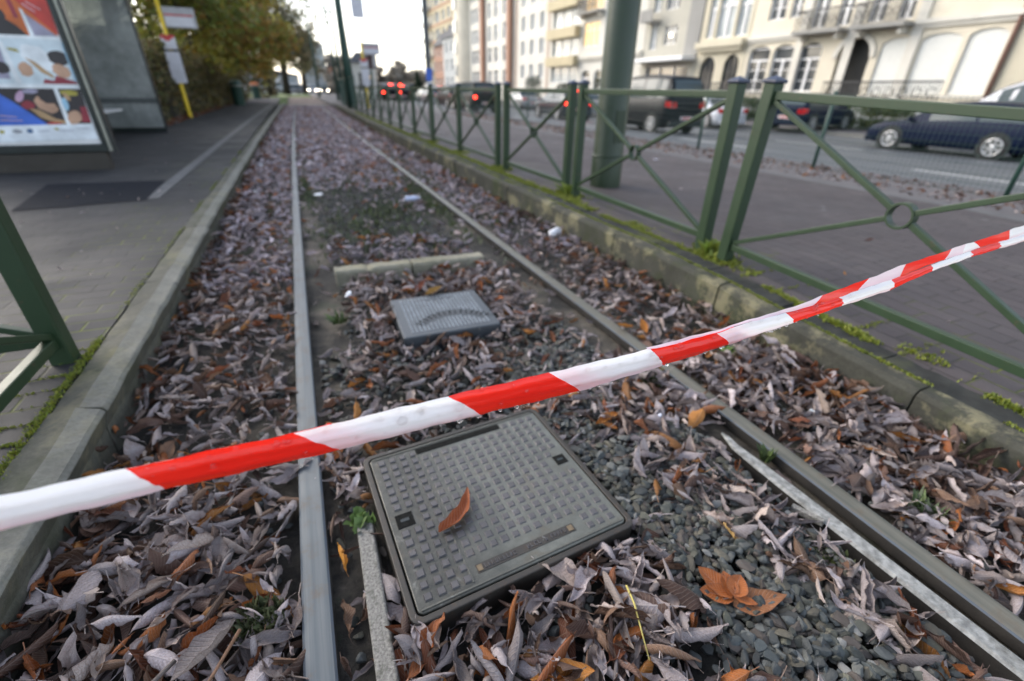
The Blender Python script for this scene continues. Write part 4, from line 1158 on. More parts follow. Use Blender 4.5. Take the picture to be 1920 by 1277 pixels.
def weed(label, x, y, z, n, rad, h, cols=GR, lean=.9, wid=.16, name='weed'):
    V, F, C = tuft_quads(x, y, z, n, rad, h, cols, rng, lean, wid)
    V = np.array(V) - np.array([x, y, z])
    me = np_mesh(name, V, np.array(F), MT['moss'], colr=np.array(C)); o = link(name, me); o.location = (x, y, z)
    return tag(o, label, 'weed')
weed('small bright weed rosette left of the small grey cover', -.57, 2.38, -.03, 45, .035, .05, wid=.2)
weed('bushy dark moss-like weed beside the bright metal strip', .53, .385, -.03, 420, .04, .03, [(.06, .075, .025), (.1, .11, .05), (.045, .06, .02)], .5, .22)
weed('ragged fern-like green weed among leaves outside the dull rail', .915, .375, -.01, 90, .035, .045, lean=1.1)
weed('tiny weed sprouting from the groove beside the bright strip', .695, .735, -.03, 40, .015, .055, lean=.6, wid=.1)
weed('little round-leaved weed at the end of the grey bar', -.625, .975, -.01, 40, .03, .03, [(.07, .12, .025), (.1, .16, .04)], .9, .5)
weed('dark straggly moss clump beside the blue-grey rail among leaves', -.875, .78, -.01, 420, .05, .03, [(.05, .065, .025), (.08, .09, .04)], .6, .2)
weed('sparse grass tuft below the red section of tape near the dull rail', .62, 1.27, -.03, 60, .04, .05, lean=1.0)
weed('grass tuft growing at the foot of the fence posts beside the thick mast', 1.80, 4.08, .17, 70, .06, .1, [(.16, .22, .03), (.2, .24, .04)])
weed('yellow-green weed tuft between the two close fence posts', 1.73, 2.1, .17, 60, .06, .09, [(.16, .22, .03), (.2, .24, .04)])
weed('low green weed patch in front of the mossy kerb by dull rail', 1.12, 1.32, -.02, 60, .05, .03, [(.1, .18, .03)], .8, .4)
# grassy patches farther between the rails
V, F, C = [], [], []
for cx, cy, n, rx, ry in ((.0, 4.6, 170, .45, .5), (-.62, 6.2, 220, .08, .7), (.62, 5.6, 420, .07, 1.4), (.92, 6.2, 420, .07, 1.2), (.0, 6.6, 220, .5, .8), (.3, 5.0, 150, .3, .4), (-.3, 4.2, 120, .3, .4), (.95, 8.4, 200, .07, .8), (.1, 3.7, 60, .5, .3), (1.0, 4.4, 150, .15, .4), (-.55, 9, 120, .1, .8), (-.95, 5.6, 120, .05, .5)):
    for _ in range(n):
        x, y = cx + rng.normal(0, rx * .6), cy + rng.normal(0, ry * .6)
        if abs(abs(x - bend(y)) - .7525) < .05: continue
        v, f, c = tuft_quads(x, y, -.045, 3, .03, .045, [(.06, .08, .035), (.085, .105, .035), (.07, .075, .05)], rng, .8, .2); k = len(V); V += v; F += [tuple(i + k for i in q) for q in f]; C += c
me = np_mesh('grass', np.array(V), np.array(F), MT['moss'], colr=np.array(C)); tag(link('grass', me), 'thin grass and moss patches growing between and beside the rails', 'grass', kind='stuff')

# ------------------------------------------------------------------ litter
def crumple(name, label, x, y, z, s, c, seed, flat=.6):
    q = np.random.default_rng(seed); bm = bmesh.new(); bmesh.ops.create_icosphere(bm, subdivisions=3, radius=1)
    V = np.array([v.co[:] for v in bm.verts]); F = np.array([[l.index for l in f.verts] for f in bm.faces]); bm.free()
    for _ in range(22):
        n = q.normal(size=3); n /= np.linalg.norm(n); d = q.uniform(.3, .85); t = V @ n - d; V = V - np.outer(np.maximum(t, 0) * 1.2, n)
    V *= np.array([1, q.uniform(.6, 1), flat]); me = np_mesh(name, V * s, F, simple('litter_paper', c, .55, var=.12, scale=30), smooth=False)
    o = link(name, me); o.location = (x, y, z); o.rotation_euler = (0, 0, q.uniform(0, 6)); return tag(o, label, 'litter')
crumple('crumpled_paper', 'crumpled white paper scrap left of the small grey cover', -.48, 2.64, .01, .045, (.75, .76, .8), 1)
crumple('crumpled_paper', 'torn white tissue lying on sandy soil beside the blue-grey rail', -.50, 5.72, .01, .10, (.75, .75, .76), 2, .3)
crumple('crumpled_paper', 'small white foil scrap between the rails under the tape', .47, 1.03, .015, .022, (.62, .64, .72), 3)
crumple('crumpled_paper', 'pale scrap shining among leaves near the mossy kerb', 1.02, .82, .03, .016, (.7, .76, .78), 4)
crumple('crumpled_paper', 'white paper ball in the platform gutter beyond the tape', -1.15, 6.0, .03, .05, (.75, .75, .78), 5)
crumple('crumpled_paper', 'farther white paper ball in the platform gutter', -1.2, 8.2, .03, .055, (.75, .75, .78), 6)
crumple('crumpled_paper', 'white paper scrap on the walkway near the thick green mast', 4.4, 6.0, .18, .07, (.7, .68, .75), 8, .2)
t = thing('paper_cup', 'white paper cup lying in leaves at the foot of the mossy kerb', 'cup', (1.24, 3.34, .035), .4)
b = MB(); b.lathe([(.0001, -.045), (.028, -.045), (.038, .045), (.034, .045), (.026, -.035)], axis='x', n=20); b.build('cup_body', MT['white_litter'], t)
b = MB(); b.lathe([(.038, .041), (.041, .045), (.038, .049), (.035, .045), (.038, .041)], axis='x', n=20); b.build('cup_rim', MT['white_litter'], t)
t = thing('plastic_bottle', 'small pale blue plastic bottle lying between the rails', 'bottle', (.43, 5.15, .02), .1); t.scale = (.75, .75, .75)
b = MB(); b.lathe([(.0001, -.1), (.033, -.098), (.036, -.08), (.034, -.02), (.036, .03), (.03, .07), (.014, .095), (.014, .115)], axis='x', n=18); b.build('bottle_body', simple('bottle_plastic', (.5, .55, .72), .15, var=.15), t)
b = MB(); b.lathe([(.0155, .112), (.0155, .13), (.0001, .131)], axis='x', n=18); b.build('bottle_cap', MT['white'], t)
# ------------------------------------------------------------------ left platform furniture
t = thing('advertising_panel', 'black-framed advertising panel with a colourful photo collage poster at the near shelter end', 'advertising panel', (-3.47, 7.35, .15))
b = MB(); b.box(-.75, .735, .0, .16, .2, .285); b.box(-.75, .735, .0, .16, 2.55, 2.65)
b.box(-.75, -.66, .0, .16, .285, 2.55); b.box(.69, .735, .0, .16, .285, 2.55); b.build('frame', MT['black'], t, bevel=.008)
b = MB(); b.box(.737, .775, .015, .15, .2, 2.7); b.build('side_profile', MT['champagne'], t, bevel=.01)
b = MB(); b.box(.777, .80, .03, .13, .2, 2.7); b.build('side_profile', MT['black'], t)
b = MB(); b.box(-.72, .70, .02, .14, -.02, .198); b.build('plinth', MT['iron_dark'], t, bevel=.01)
b = MB(); b.box(-.655, .688, .03, .13, .29, 2.545)
po = b.build('poster', MT['white'], t)
PC = {k: simple('print_' + k, c, .35, var=.25, scale=5) for k, c in dict(red=(.5, .04, .03), orange=(.55, .13, .03), dark=(.03, .025, .03), blue=(.05, .14, .55), skin=(.5, .3, .2), white=(.75, .78, .8), wine=(.28, .03, .05), tan=(.42, .27, .14), sky=(.3, .5, .65), mauve=(.32, .3, .4), olive=(.35, .3, .05), pale=(.6, .68, .72), pink=(.55, .35, .5), pale_mark=(.6, .4, .42), paper=(.72, .76, .8), grey=(.3, .31, .34), greyl=(.5, .53, .58), deepblue=(.05, .12, .25)).items()}
ART = [('orange', [(-0.023, 2.201), (0.866, 2.201), (0.663, 1.354), (-0.208, 1.354)]),
       ('red', [(0.537, 2.201), (0.873, 2.201), (0.696, 1.68), (0.68, 1.367), (0.597, 1.459), (0.41, 1.68)]),
       ('wine', [(0.349, 1.68), (0.391, 1.68), (0.397, 1.511), (0.36, 1.511)]),
       ('dark', [(-0.039, 1.485), (0.283, 1.498), (0.349, 1.446), (0.42, 1.354), (-0.086, 1.354)]),
       ('dark', [(0.294, 1.511), (0.265, 1.483), (0.246, 1.452), (0.216, 1.444), (0.186, 1.439), (0.169, 1.459), (0.161, 1.48), (0.162, 1.511), (0.177, 1.542), (0.208, 1.564), (0.237, 1.573), (0.264, 1.577), (0.285, 1.572), (0.293, 1.542)]),
       ('white', [(0.43, 1.602), (0.453, 1.582), (0.475, 1.339), (0.432, 1.339)]),
       ('mauve', [(0.456, 1.556), (0.588, 1.433), (0.673, 1.348), (0.471, 1.339)]),
       ('pale_mark', [(0.502, 1.667), (0.601, 1.602), (0.607, 1.586), (0.509, 1.651)]),
       ('pale_mark', [(0.471, 1.647), (0.555, 1.576), (0.553, 1.565), (0.468, 1.633)]),
       ('white', [(-0.207, 1.357), (0.671, 1.36), (0.683, 1.326), (-0.22, 1.322)]),
       ('pale', [(-0.22, 1.322), (0.682, 1.328), (0.693, 0.899), (-0.373, 0.899)]),
       ('mauve', [(-0.225, 1.309), (0.139, 1.302), (0.115, 0.951), (-0.354, 0.951)]),
       ('dark', [(0.141, 1.03), (0.123, 1.011), (0.089, 1.002), (0.057, 0.996), (0.027, 1.016), (0.004, 1.035), (0.001, 1.058), (0.007, 1.08), (0.019, 1.104), (0.049, 1.109), (0.091, 1.111), (0.125, 1.101), (0.145, 1.072), (0.154, 1.052)]),
       ('white', [(0.143, 1.315), (0.177, 1.289), (0.198, 0.912), (0.143, 0.912)]),
       ('white', [(0.537, 1.069), (0.508, 1.041), (0.462, 1.032), (0.408, 1.052), (0.367, 1.061), (0.331, 1.104), (0.3, 1.137), (0.279, 1.174), (0.296, 1.206), (0.304, 1.242), (0.32, 1.272), (0.36, 1.278), (0.41, 1.267), (0.473, 1.258), (0.499, 1.218), (0.548, 1.186), (0.552, 1.153), (0.553, 1.105)]),
       ('skin', [(0.305, 0.989), (0.279, 0.975), (0.258, 0.977), (0.225, 0.988), (0.22, 1.016), (0.212, 1.049), (0.223, 1.079), (0.244, 1.1), (0.273, 1.113), (0.301, 1.111), (0.316, 1.09), (0.337, 1.069), (0.332, 1.037), (0.329, 1.005)]),
       ('olive', [(0.191, 1.244), (0.271, 1.231), (0.284, 1.198), (0.201, 1.222)]),
       ('tan', [(0.306, 1.159), (0.377, 1.12), (0.498, 0.983), (0.485, 0.964), (0.401, 1.016)]),
       ('dark', [(0.702, 1.13), (0.677, 1.113), (0.64, 1.098), (0.615, 1.087), (0.58, 1.088), (0.55, 1.097), (0.525, 1.12), (0.509, 1.138), (0.513, 1.161), (0.508, 1.188), (0.527, 1.209), (0.553, 1.221), (0.599, 1.23), (0.625, 1.225), (0.654, 1.212), (0.683, 1.197), (0.706, 1.177), (0.697, 1.158)]),
       ('skin', [(0.639, 0.991), (0.623, 0.973), (0.593, 0.967), (0.558, 0.972), (0.534, 0.985), (0.519, 1.009), (0.5, 1.029), (0.509, 1.056), (0.513, 1.084), (0.535, 1.099), (0.557, 1.105), (0.591, 1.1), (0.619, 1.082), (0.646, 1.069), (0.652, 1.042), (0.655, 1.01)]),
       ('sky', [(0.692, 1.315), (0.68, 0.912), (0.661, 0.912), (0.67, 1.289)]),
       ('wine', [(0.375, 0.912), (0.404, 0.957), (0.482, 0.938), (0.513, 0.99), (0.681, 0.931), (0.675, 0.899)]),
       ('white', [(-0.372, 0.901), (0.691, 0.909), (0.688, 0.866), (-0.386, 0.862)]),
       ('dark', [(-0.386, 0.862), (0.448, 0.862), (0.446, 0.501), (-0.517, 0.501)]),
       ('mauve', [(0.301, 0.833), (0.284, 0.822), (0.252, 0.811), (0.217, 0.812), (0.183, 0.814), (0.16, 0.822), (0.159, 0.833), (0.169, 0.845), (0.197, 0.852), (0.233, 0.857), (0.268, 0.855), (0.297, 0.845)]),
       ('pink', [(0.153, 0.774), (0.132, 0.745), (0.111, 0.731), (0.091, 0.728), (0.075, 0.736), (0.075, 0.76), (0.088, 0.789), (0.108, 0.815), (0.131, 0.832), (0.155, 0.844), (0.163, 0.823), (0.167, 0.807)]),
       ('wine', [(0.218, 0.684), (0.198, 0.667), (0.176, 0.658), (0.157, 0.658), (0.128, 0.659), (0.115, 0.673), (0.101, 0.691), (0.105, 0.71), (0.125, 0.724), (0.148, 0.74), (0.174, 0.742), (0.198, 0.736), (0.211, 0.72), (0.225, 0.703)]),
       ('skin', [(0.4, 0.637), (0.376, 0.623), (0.341, 0.612), (0.31, 0.63), (0.274, 0.65), (0.244, 0.67), (0.232, 0.719), (0.228, 0.746), (0.251, 0.766), (0.271, 0.787), (0.306, 0.792), (0.349, 0.78), (0.382, 0.765), (0.396, 0.724), (0.404, 0.699), (0.42, 0.657)]),
       ('dark', [(0.446, 0.753), (0.433, 0.728), (0.396, 0.716), (0.36, 0.714), (0.327, 0.715), (0.308, 0.737), (0.291, 0.753), (0.282, 0.788), (0.285, 0.814), (0.313, 0.834), (0.346, 0.839), (0.374, 0.844), (0.408, 0.84), (0.434, 0.829), (0.455, 0.809), (0.458, 0.779)]),
       ('tan', [(0.163, 0.664), (0.244, 0.651), (0.357, 0.56), (0.445, 0.534), (0.43, 0.508), (0.343, 0.521), (0.228, 0.573)]),
       ('red', [(0.401, 0.514), (0.393, 0.51), (0.358, 0.506), (0.324, 0.503), (0.287, 0.505), (0.262, 0.509), (0.262, 0.514), (0.272, 0.52), (0.299, 0.524), (0.332, 0.525), (0.367, 0.523), (0.399, 0.519)]),
       ('white', [(0.444, 0.883), (0.486, 0.883), (0.476, 0.501), (0.434, 0.501)]),
       ('dark', [(0.481, 0.862), (0.686, 0.862), (0.661, 0.508), (0.475, 0.508)]),
       ('olive', [(0.644, 0.812), (0.634, 0.797), (0.595, 0.793), (0.555, 0.794), (0.514, 0.803), (0.49, 0.815), (0.49, 0.829), (0.498, 0.844), (0.542, 0.848), (0.582, 0.852), (0.623, 0.842), (0.65, 0.827)]),
       ('tan', [(0.555, 0.745), (0.543, 0.743), (0.528, 0.75), (0.515, 0.766), (0.51, 0.786), (0.509, 0.806), (0.513, 0.821), (0.527, 0.824), (0.544, 0.813), (0.555, 0.796), (0.561, 0.777), (0.562, 0.755)]),
       ('sky', [(0.523, 0.719), (0.522, 0.681), (0.509, 0.66), (0.495, 0.64), (0.482, 0.644), (0.472, 0.666), (0.471, 0.701), (0.47, 0.733), (0.485, 0.768), (0.498, 0.771), (0.513, 0.775), (0.52, 0.752)]),
       ('skin', [(0.6, 0.557), (0.575, 0.532), (0.548, 0.515), (0.508, 0.498), (0.476, 0.5), (0.468, 0.529), (0.459, 0.558), (0.476, 0.586), (0.492, 0.62), (0.52, 0.634), (0.556, 0.645), (0.583, 0.638), (0.597, 0.614), (0.604, 0.589)]),
       ('wine', [(0.621, 0.684), (0.676, 0.684), (0.666, 0.521), (0.587, 0.521)]),
       ('blue', [(-0.373, 0.899), (-0.041, 0.807), (0.033, 0.742), (0.268, 0.497), (-0.522, 0.488)]),
       ('pale_mark', [(-0.116, 0.599), (0.023, 0.58), (0.023, 0.573), (-0.12, 0.589)]),
       ('pale_mark', [(-0.133, 0.553), (0.059, 0.544), (0.059, 0.537), (-0.136, 0.544)]),
       ('paper', [(-0.522, 0.488), (0.678, 0.504), (0.677, 0.339), (-0.587, 0.31)]),
       ('olive', [(-0.142, 0.427), (-0.149, 0.417), (-0.166, 0.41), (-0.182, 0.413), (-0.191, 0.422), (-0.188, 0.432), (-0.182, 0.442), (-0.166, 0.447), (-0.151, 0.444), (-0.137, 0.438)]),
       ('grey', [(0.015, 0.427), (-0.007, 0.415), (-0.027, 0.413), (-0.052, 0.415), (-0.072, 0.425), (-0.076, 0.437), (-0.058, 0.45), (-0.034, 0.456), (-0.009, 0.448), (0.011, 0.441)]),
       ('deepblue', [(0.108, 0.425), (0.094, 0.416), (0.073, 0.412), (0.057, 0.42), (0.05, 0.431), (0.054, 0.446), (0.067, 0.455), (0.083, 0.46), (0.101, 0.456), (0.107, 0.44)]),
       ('greyl', [(0.265, 0.432), (0.244, 0.425), (0.215, 0.421), (0.18, 0.421), (0.154, 0.425), (0.137, 0.432), (0.155, 0.44), (0.184, 0.442), (0.225, 0.445), (0.256, 0.439)]),
       ('olive', [(0.343, 0.443), (0.337, 0.438), (0.323, 0.439), (0.311, 0.445), (0.306, 0.455), (0.306, 0.463), (0.316, 0.467), (0.326, 0.467), (0.339, 0.46), (0.345, 0.45)]),
       ('greyl', [(0.487, 0.436), (0.463, 0.43), (0.426, 0.426), (0.383, 0.427), (0.346, 0.43), (0.334, 0.436), (0.346, 0.442), (0.389, 0.447), (0.438, 0.445), (0.477, 0.442)]),
       ('greyl', [(0.632, 0.456), (0.623, 0.45), (0.587, 0.445), (0.556, 0.446), (0.526, 0.45), (0.515, 0.456), (0.538, 0.463), (0.561, 0.465), (0.598, 0.466), (0.625, 0.462)])]
# the collage on the poster: printed patches, each a hair in front of the one below
for k, (col, pts) in enumerate(ART):
    pts = [(min(max(x, -.655), .685), min(max(z, .292), 2.54)) for x, z in pts]
    b = MB(); b.add([(x, .0295 - .00022 * k, z) for x, z in pts], [tuple(range(len(pts)))])
    b.build('print', PC[col], po)

t = thing('tram_shelter', 'grey glass tram shelter with scratched end pane, behind the advertising panel', 'shelter', (-3.2, 10.2, .15))
b = MB(); b.box(-1.5, .12, -2.75, 3.0, 2.62, 2.76); b.build('roof', MT['champagne'], t, bevel=.02)
def pane(name, x0, x1, y0, y1):
    b = MB(); b.box(x0, x1, y0, y1, .1, 2.6); o = b.build('glass_pane', MT['shelter_glass'], t)
    return o
g = pane('', -1.42, -.02, 2.79, 2.805)
b = MB(); b.box(-1.42, -.02, 2.785, 2.788, .56, .66); b.build('etched_band', simple('etched_band', (.09, .1, .1), .6, var=.35, scale=40), g)
b = MB(); b.box(-1.45, -.0, 2.77, 2.83, .0, .1); b.box(-.018, .012, 2.77, 2.83, .1, 2.62); b.box(-1.45, -1.42, 2.77, 2.83, .1, 2.62); b.build('pane_frame', MT['black'], t)
g = pane('', -1.43, -1.415, -2.6, .0); g = pane('', -1.43, -1.415, .04, 2.74)
b = MB()
for y in (-2.65, .02, 2.73): b.box(-1.46, -1.41, y - .025, y + .025, 0, 2.62)
b.build('posts', MT['champagne'], t)
b = MB(); b.box(-1.25, -.55, -1.5, 2.3, .44, .475); be = b.build('bench_seat', MT['pavlight'], t, bevel=.01)
b = MB(); b.box(-1.1, -.75, -1.2, -1.14, 0, .44); b.build('bench_leg', MT['iron_dark'], be)
b = MB(); b.box(-1.1, -.75, 1.9, 1.96, 0, .44); b.build('bench_leg', MT['iron_dark'], be)

def stop_pole(loc, label, s=1.0, flip=1):
    t = thing('stop_pole', label, 'stop pole', loc)
    b = MB(); b.lathe([(.06, 0), (.055, .05), (.05, 3.6 * s), (.02, 3.62 * s)], n=16); b.build('pole', MT['yellow'], t)
    b = MB(); b.box(.055 * flip, .85 * flip, -.03, .03, 2.36 * s, 2.86 * s); sb = b.build('sign_board', MT['sign_grey'], t, bevel=.015)
    b = MB(); b.box(.08 * flip, .80 * flip, -.034, -.0305, 2.65 * s, 2.69 * s); b.build('red_line', MT['sign_red'], sb)
    b = MB(); b.box(.08 * flip, .78 * flip, -.034, -.0305, 2.4 * s, 2.63 * s); b.build('name_plate', MT['offwhite'], sb)
    b = MB(); b.box(-.16, .2, -.09, -.055, 1.82 * s, 2.18 * s); up = b.build('timetable', MT['offwhite'], t, bevel=.008)
    b = MB(); b.box(-.16, .2, -.094, -.0905, 2.11 * s, 2.18 * s); b.add([(-.15, -.094, 2.11 * s), (.16, -.094, 2.11 * s), (.03, -.094, 2.02 * s), (-.02, -.094, 2.02 * s)], [(0, 1, 2, 3)]); b.build('red_header', MT['sign_red'], up)
    b = MB(); b.box(-.155, .205, -.09, -.055, .95 * s, 1.76 * s); lo = b.build('timetable', MT['offwhite'], t, bevel=.008)
    b = MB(); b.box(-.15, .2, -.0935, -.0905, 1.40 * s, 1.408 * s)
    for k in range(9): b.box(-.13, .17 - .04 * (k % 3), -.0935, -.0905, (1.0 + .038 * k) * s, (1.006 + .038 * k) * s)
    b.build('timetable_print', MT['sign_grey'], lo)
    b = MB(); b.box(-.165, .21, -.08, .06, 1.77 * s, 1.805 * s); b.build('clamp', MT['black'], t)
    return t
stop_pole((-3.62, 18.62, .15), 'yellow tram stop pole with white timetables and grey sign board, by the brown hedge')
stop_pole((2.95, 26.8, .16), 'distant yellow tram stop pole with sign board, right of the tram mast', .98)
t = thing('display_box', 'dark display box on a post beside the distant yellow stop pole', 'display box', (3.4, 27.6, .16))
b = MB(); b.box(-.04, .04, -.04, .04, 0, 1.8); b.build('post', MT['dark_green'], t)
b = MB(); b.box(-.16, .3, -.14, .14, 1.75, 2.42); cs_ = b.build('case', simple('maroon_case', (.06, .03, .035), .5), t, bevel=.02)
b = MB(); b.box(.1, .27, -.15, -.142, 1.82, 2.36); b.build('screen', MT['sign_grey'], cs_)
for loc, lab, hat in (((-3.12, 30.3, .15), 'dark litter bin in front of the end of the brown hedge', 0), ((-3.05, 45, .145), 'distant dark litter bin with an orange top beyond the hedge', 1)):
    t = thing('litter_bin', lab, 'litter bin', loc)
    b = MB(); b.lathe([(.26, 0), (.27, .06), (.3, .9), (.31, .94), (.27, .95)], n=18); b.build('bin_body', MT['dark_green'], t)
    b = MB(); b.lathe([(.31, .95), (.3, 1.05), (.18, 1.14), (.0001, 1.16)], n=18); b.build('bin_lid', MT['sign_red'] if False else (simple('orange_lid', (.6, .18, .06), .5) if hat else MT['dark_green']), t)
    b = MB(); b.lathe([(.312, .86), (.318, .87), (.318, .9), (.312, .91)], n=18); b.build('bin_band', MT['champagne'], t)

# ------------------------------------------------------------------ trees, hedge
def leaf_cloud(centres, n, size, cols, r, flat=.75):
    """small leaf faces spread through clumps: centres = (x,y,z,rad)"""
    ce = np.array(centres); wt = ce[:, 3] ** 2; idx = r.choice(len(ce), n, p=wt / wt.sum())
    d = r.normal(size=(n, 3)); d /= np.linalg.norm(d, axis=1)[:, None]; rad = ce[idx, 3] * r.random(n) ** .45
    P = ce[idx, :3] + d * rad[:, None] * np.array([1, 1, flat])
    a = r.normal(size=(n, 3)); a /= np.linalg.norm(a, axis=1)[:, None]; c = np.cross(a, r.normal(size=(n, 3))); c /= np.linalg.norm(c, axis=1)[:, None]
    s = size * r.uniform(.6, 1.4, n)[:, None]
    V = np.stack([P - a * s, P - c * s * .55, P + a * s, P + c * s * .55], 1).reshape(-1, 3)
    F = np.arange(4 * n).reshape(n, 4)
    cl = np.array(cols); clump = r.integers(len(cl), size=len(ce)); pick = np.where(r.random(n) < .6, clump[idx], r.integers(len(cl), size=n))
    C = cl[pick] * r.uniform(.7, 1.35, n)[:, None]
    C = np.repeat(np.concatenate([C, np.ones((n, 1))], 1), 4, 0)
    return V, F, C
def tree(label, x, y, z, h, cr, zc, n, size, cols, seed, trunk_r=.2, lean=(0, 0), twigs=26, clumps=26, squash=.8, group='trees along the left of the track'):
    r = np.random.default_rng(seed); t = thing('tree', label, 'tree', (x, y, z), 0, group)
    b = MB(); top = Vector((lean[0], lean[1], h * .8))
    tp = [Vector((0, 0, -.1)), Vector((lean[0] * .2, lean[1] * .2, h * .25)), Vector((lean[0] * .5, lean[1] * .5, h * .5)), top]
    b.tube(tp, [trunk_r * 1.25, trunk_r, trunk_r * .7, trunk_r * .25], 10)
    cen = []
    for k in range(clumps):
        d = r.normal(size=3); d /= np.linalg.norm(d); q = r.random() ** .4
        cen.append((lean[0] + d[0] * cr * q, lean[1] + d[1] * cr * q, zc + d[2] * (h - zc) * squash * q, cr * r.uniform(.2, .4)))
    for k in range(twigs):
        s = tp[1].lerp(top, r.random() * .9); e = Vector(cen[int(r.integers(len(cen)))][:3]) + Vector(r.normal(0, .3, 3)); m = s.lerp(e, .5) + Vector((r.normal(0, .25), r.normal(0, .25), .3))
        b.tube([s, m, e], [trunk_r * .3, trunk_r * .16, .012], 6)
        for _ in range(4):
            p = m.lerp(e, r.random()); b.tube([p, p + Vector(r.normal(0, cr * .22, 3)) + Vector((0, 0, .3))], [.022, .006], 4)
    b.build('trunk', MT['bark'], t)
    V, F, C = leaf_cloud(cen, n, size, cols, r)
    link('crown', np_mesh('crown', V, F, MT['foliage'], colr=C, smooth=False), t)
    return t
AUT = [(.2, .2, .03), (.24, .21, .03), (.24, .19, .03), (.14, .18, .035), (.25, .15, .03), (.17, .2, .04)]
DULL = [(.1, .1, .045), (.13, .105, .055), (.11, .095, .06), (.15, .125, .055), (.085, .095, .04)]
tree('broad autumn tree with green and ochre leaves directly behind the yellow stop pole', -5.6, 21, .1, 9, 3.6, 5.0, 9000, .11, AUT, 1, .22, (.9, .3))
tree('autumn tree with orange-brown leaves overhanging the hedge and shelter', -6.4, 15.5, .1, 8, 3.0, 5.2, 6000, .11, AUT, 2, .2, (.5, 0))
tree('golden autumn tree at the middle of the hedge', -5.2, 28, .1, 9, 3.8, 4.0, 10000, .12, AUT, 3, .22, (1.2, 0))
tree('olive and orange tree at the far end of the hedge', -5.0, 37, .1, 9.5, 4.0, 3.9, 10000, .14, AUT, 4, .25, (1.2, 0))
tree('half-bare tree with dark trunk standing beyond the hedge', -2.35, 60, .1, 13, 4.6, 6.6, 2800, .2, DULL, 5, .42, (.6, 0), 60, 40)
tree('thinly leaved dark tree second in the distant row', -1.0, 74, .1, 13.5, 5.0, 7.0, 2600, .22, DULL, 6, .4, (1.0, 0), 60, 40)
tree('dull brown tree third in the distant row near the white tower block', 1.6, 88, .0, 10.5, 3.2, 6.6, 1700, .22, DULL, 7, .35, (.8, 0), 40, 26)
tree('large dim tree at the left of the distant row', -6.5, 52, .1, 13, 5.4, 5.0, 8200, .2, [*AUT[:3], *DULL], 8, .4, (.5, 0), 40, 30)
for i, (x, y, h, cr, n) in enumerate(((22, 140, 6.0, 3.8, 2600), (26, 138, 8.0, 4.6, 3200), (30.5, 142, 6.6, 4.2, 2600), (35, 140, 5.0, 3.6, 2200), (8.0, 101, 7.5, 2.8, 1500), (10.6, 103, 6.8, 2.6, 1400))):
    tree(['hazy far tree, leftmost of the round group at the end of the road', 'tallest hazy far tree in the round group at the end of the road', 'hazy far tree sloping down right of the tallest one', 'lowest hazy far tree nearest the buildings', 'dark tree behind the pale kiosk, nearer the railings', 'dark tree behind the pale kiosk, nearer the stop pole'][i], x, y, -.3, h, cr, h * .5, n, .4, [(.34, .31, .27), (.3, .28, .25), (.36, .32, .26)], 20 + i, .25, (0, 0), 18, 16, .9, 'trees at the far end of the road')  # distance haze put into these pale grey-brown leaf colours
t = thing('conifer', 'dark pointed conical evergreen standing far along the road', 'tree', (13.2, 60, -.35))
b = MB(); b.tube([(0, 0, 0), (0, 0, 3.2)], [.08, .03], 8); b.build('trunk', MT['bark'], t)
r_ = np.random.default_rng(31); cen = [(0, 0, .5 + 3.0 * k / 12, .78 * (1 - k / 12.6) + .04) for k in range(13)]
V, F, C = leaf_cloud(cen, 3500, .1, [(.02, .04, .022), (.03, .05, .025)], r_, .8); link('crown', np_mesh('crown', V, F, MT['foliage'], colr=C, smooth=False), t)
# hedge along the platform
t = thing('hedge', 'tall clipped hedge of brown and dark green leaves along the left platform', 'hedge', (-4.5, 14, .15), R(-1.25))
r_ = np.random.default_rng(41); n = 34000
P = np.stack([r_.uniform(-.75, .62, n), r_.uniform(0, 27.5, n), 1.95 * r_.random(n) ** .8], 1); P[:, 0] += .06 * np.sin(P[:, 1] * 3.1) + .05 * np.sin(P[:, 2] * 5 + P[:, 1])
out = np.maximum(np.abs(P[:, 0] + .06) / .7, P[:, 2] / 1.95); P = P[out > .55]; n = len(P); P[:, 2] += .08 * np.sin(P[:, 1] * 1.7)
a = r_.normal(size=(n, 3)); a /= np.linalg.norm(a, axis=1)[:, None]; c = np.cross(a, r_.normal(size=(n, 3))); c /= np.linalg.norm(c, axis=1)[:, None]; s = .065 * r_.uniform(.6, 1.4, n)[:, None]
V = np.stack([P - a * s, P - c * s * .6, P + a * s, P + c * s * .6], 1).reshape(-1, 3)
cols = np.array([(.1, .085, .035), (.13, .095, .04), (.08, .09, .03), (.17, .12, .045), (.14, .125, .035)]); C = cols[r_.integers(5, size=n)] * r_.uniform(.7, 1.4, n)[:, None]
link('foliage', np_mesh('foliage', V, np.arange(4 * n).reshape(n, 4), MT['foliage'], colr=np.repeat(np.concatenate([C, np.ones((n, 1))], 1), 4, 0), smooth=False), t)
b = MB(); b.box(-.5, .35, .1, 27.3, 0, 1.55); b.build('hedge_core', simple('hedge_wood', (.02, .018, .012), .9), t)
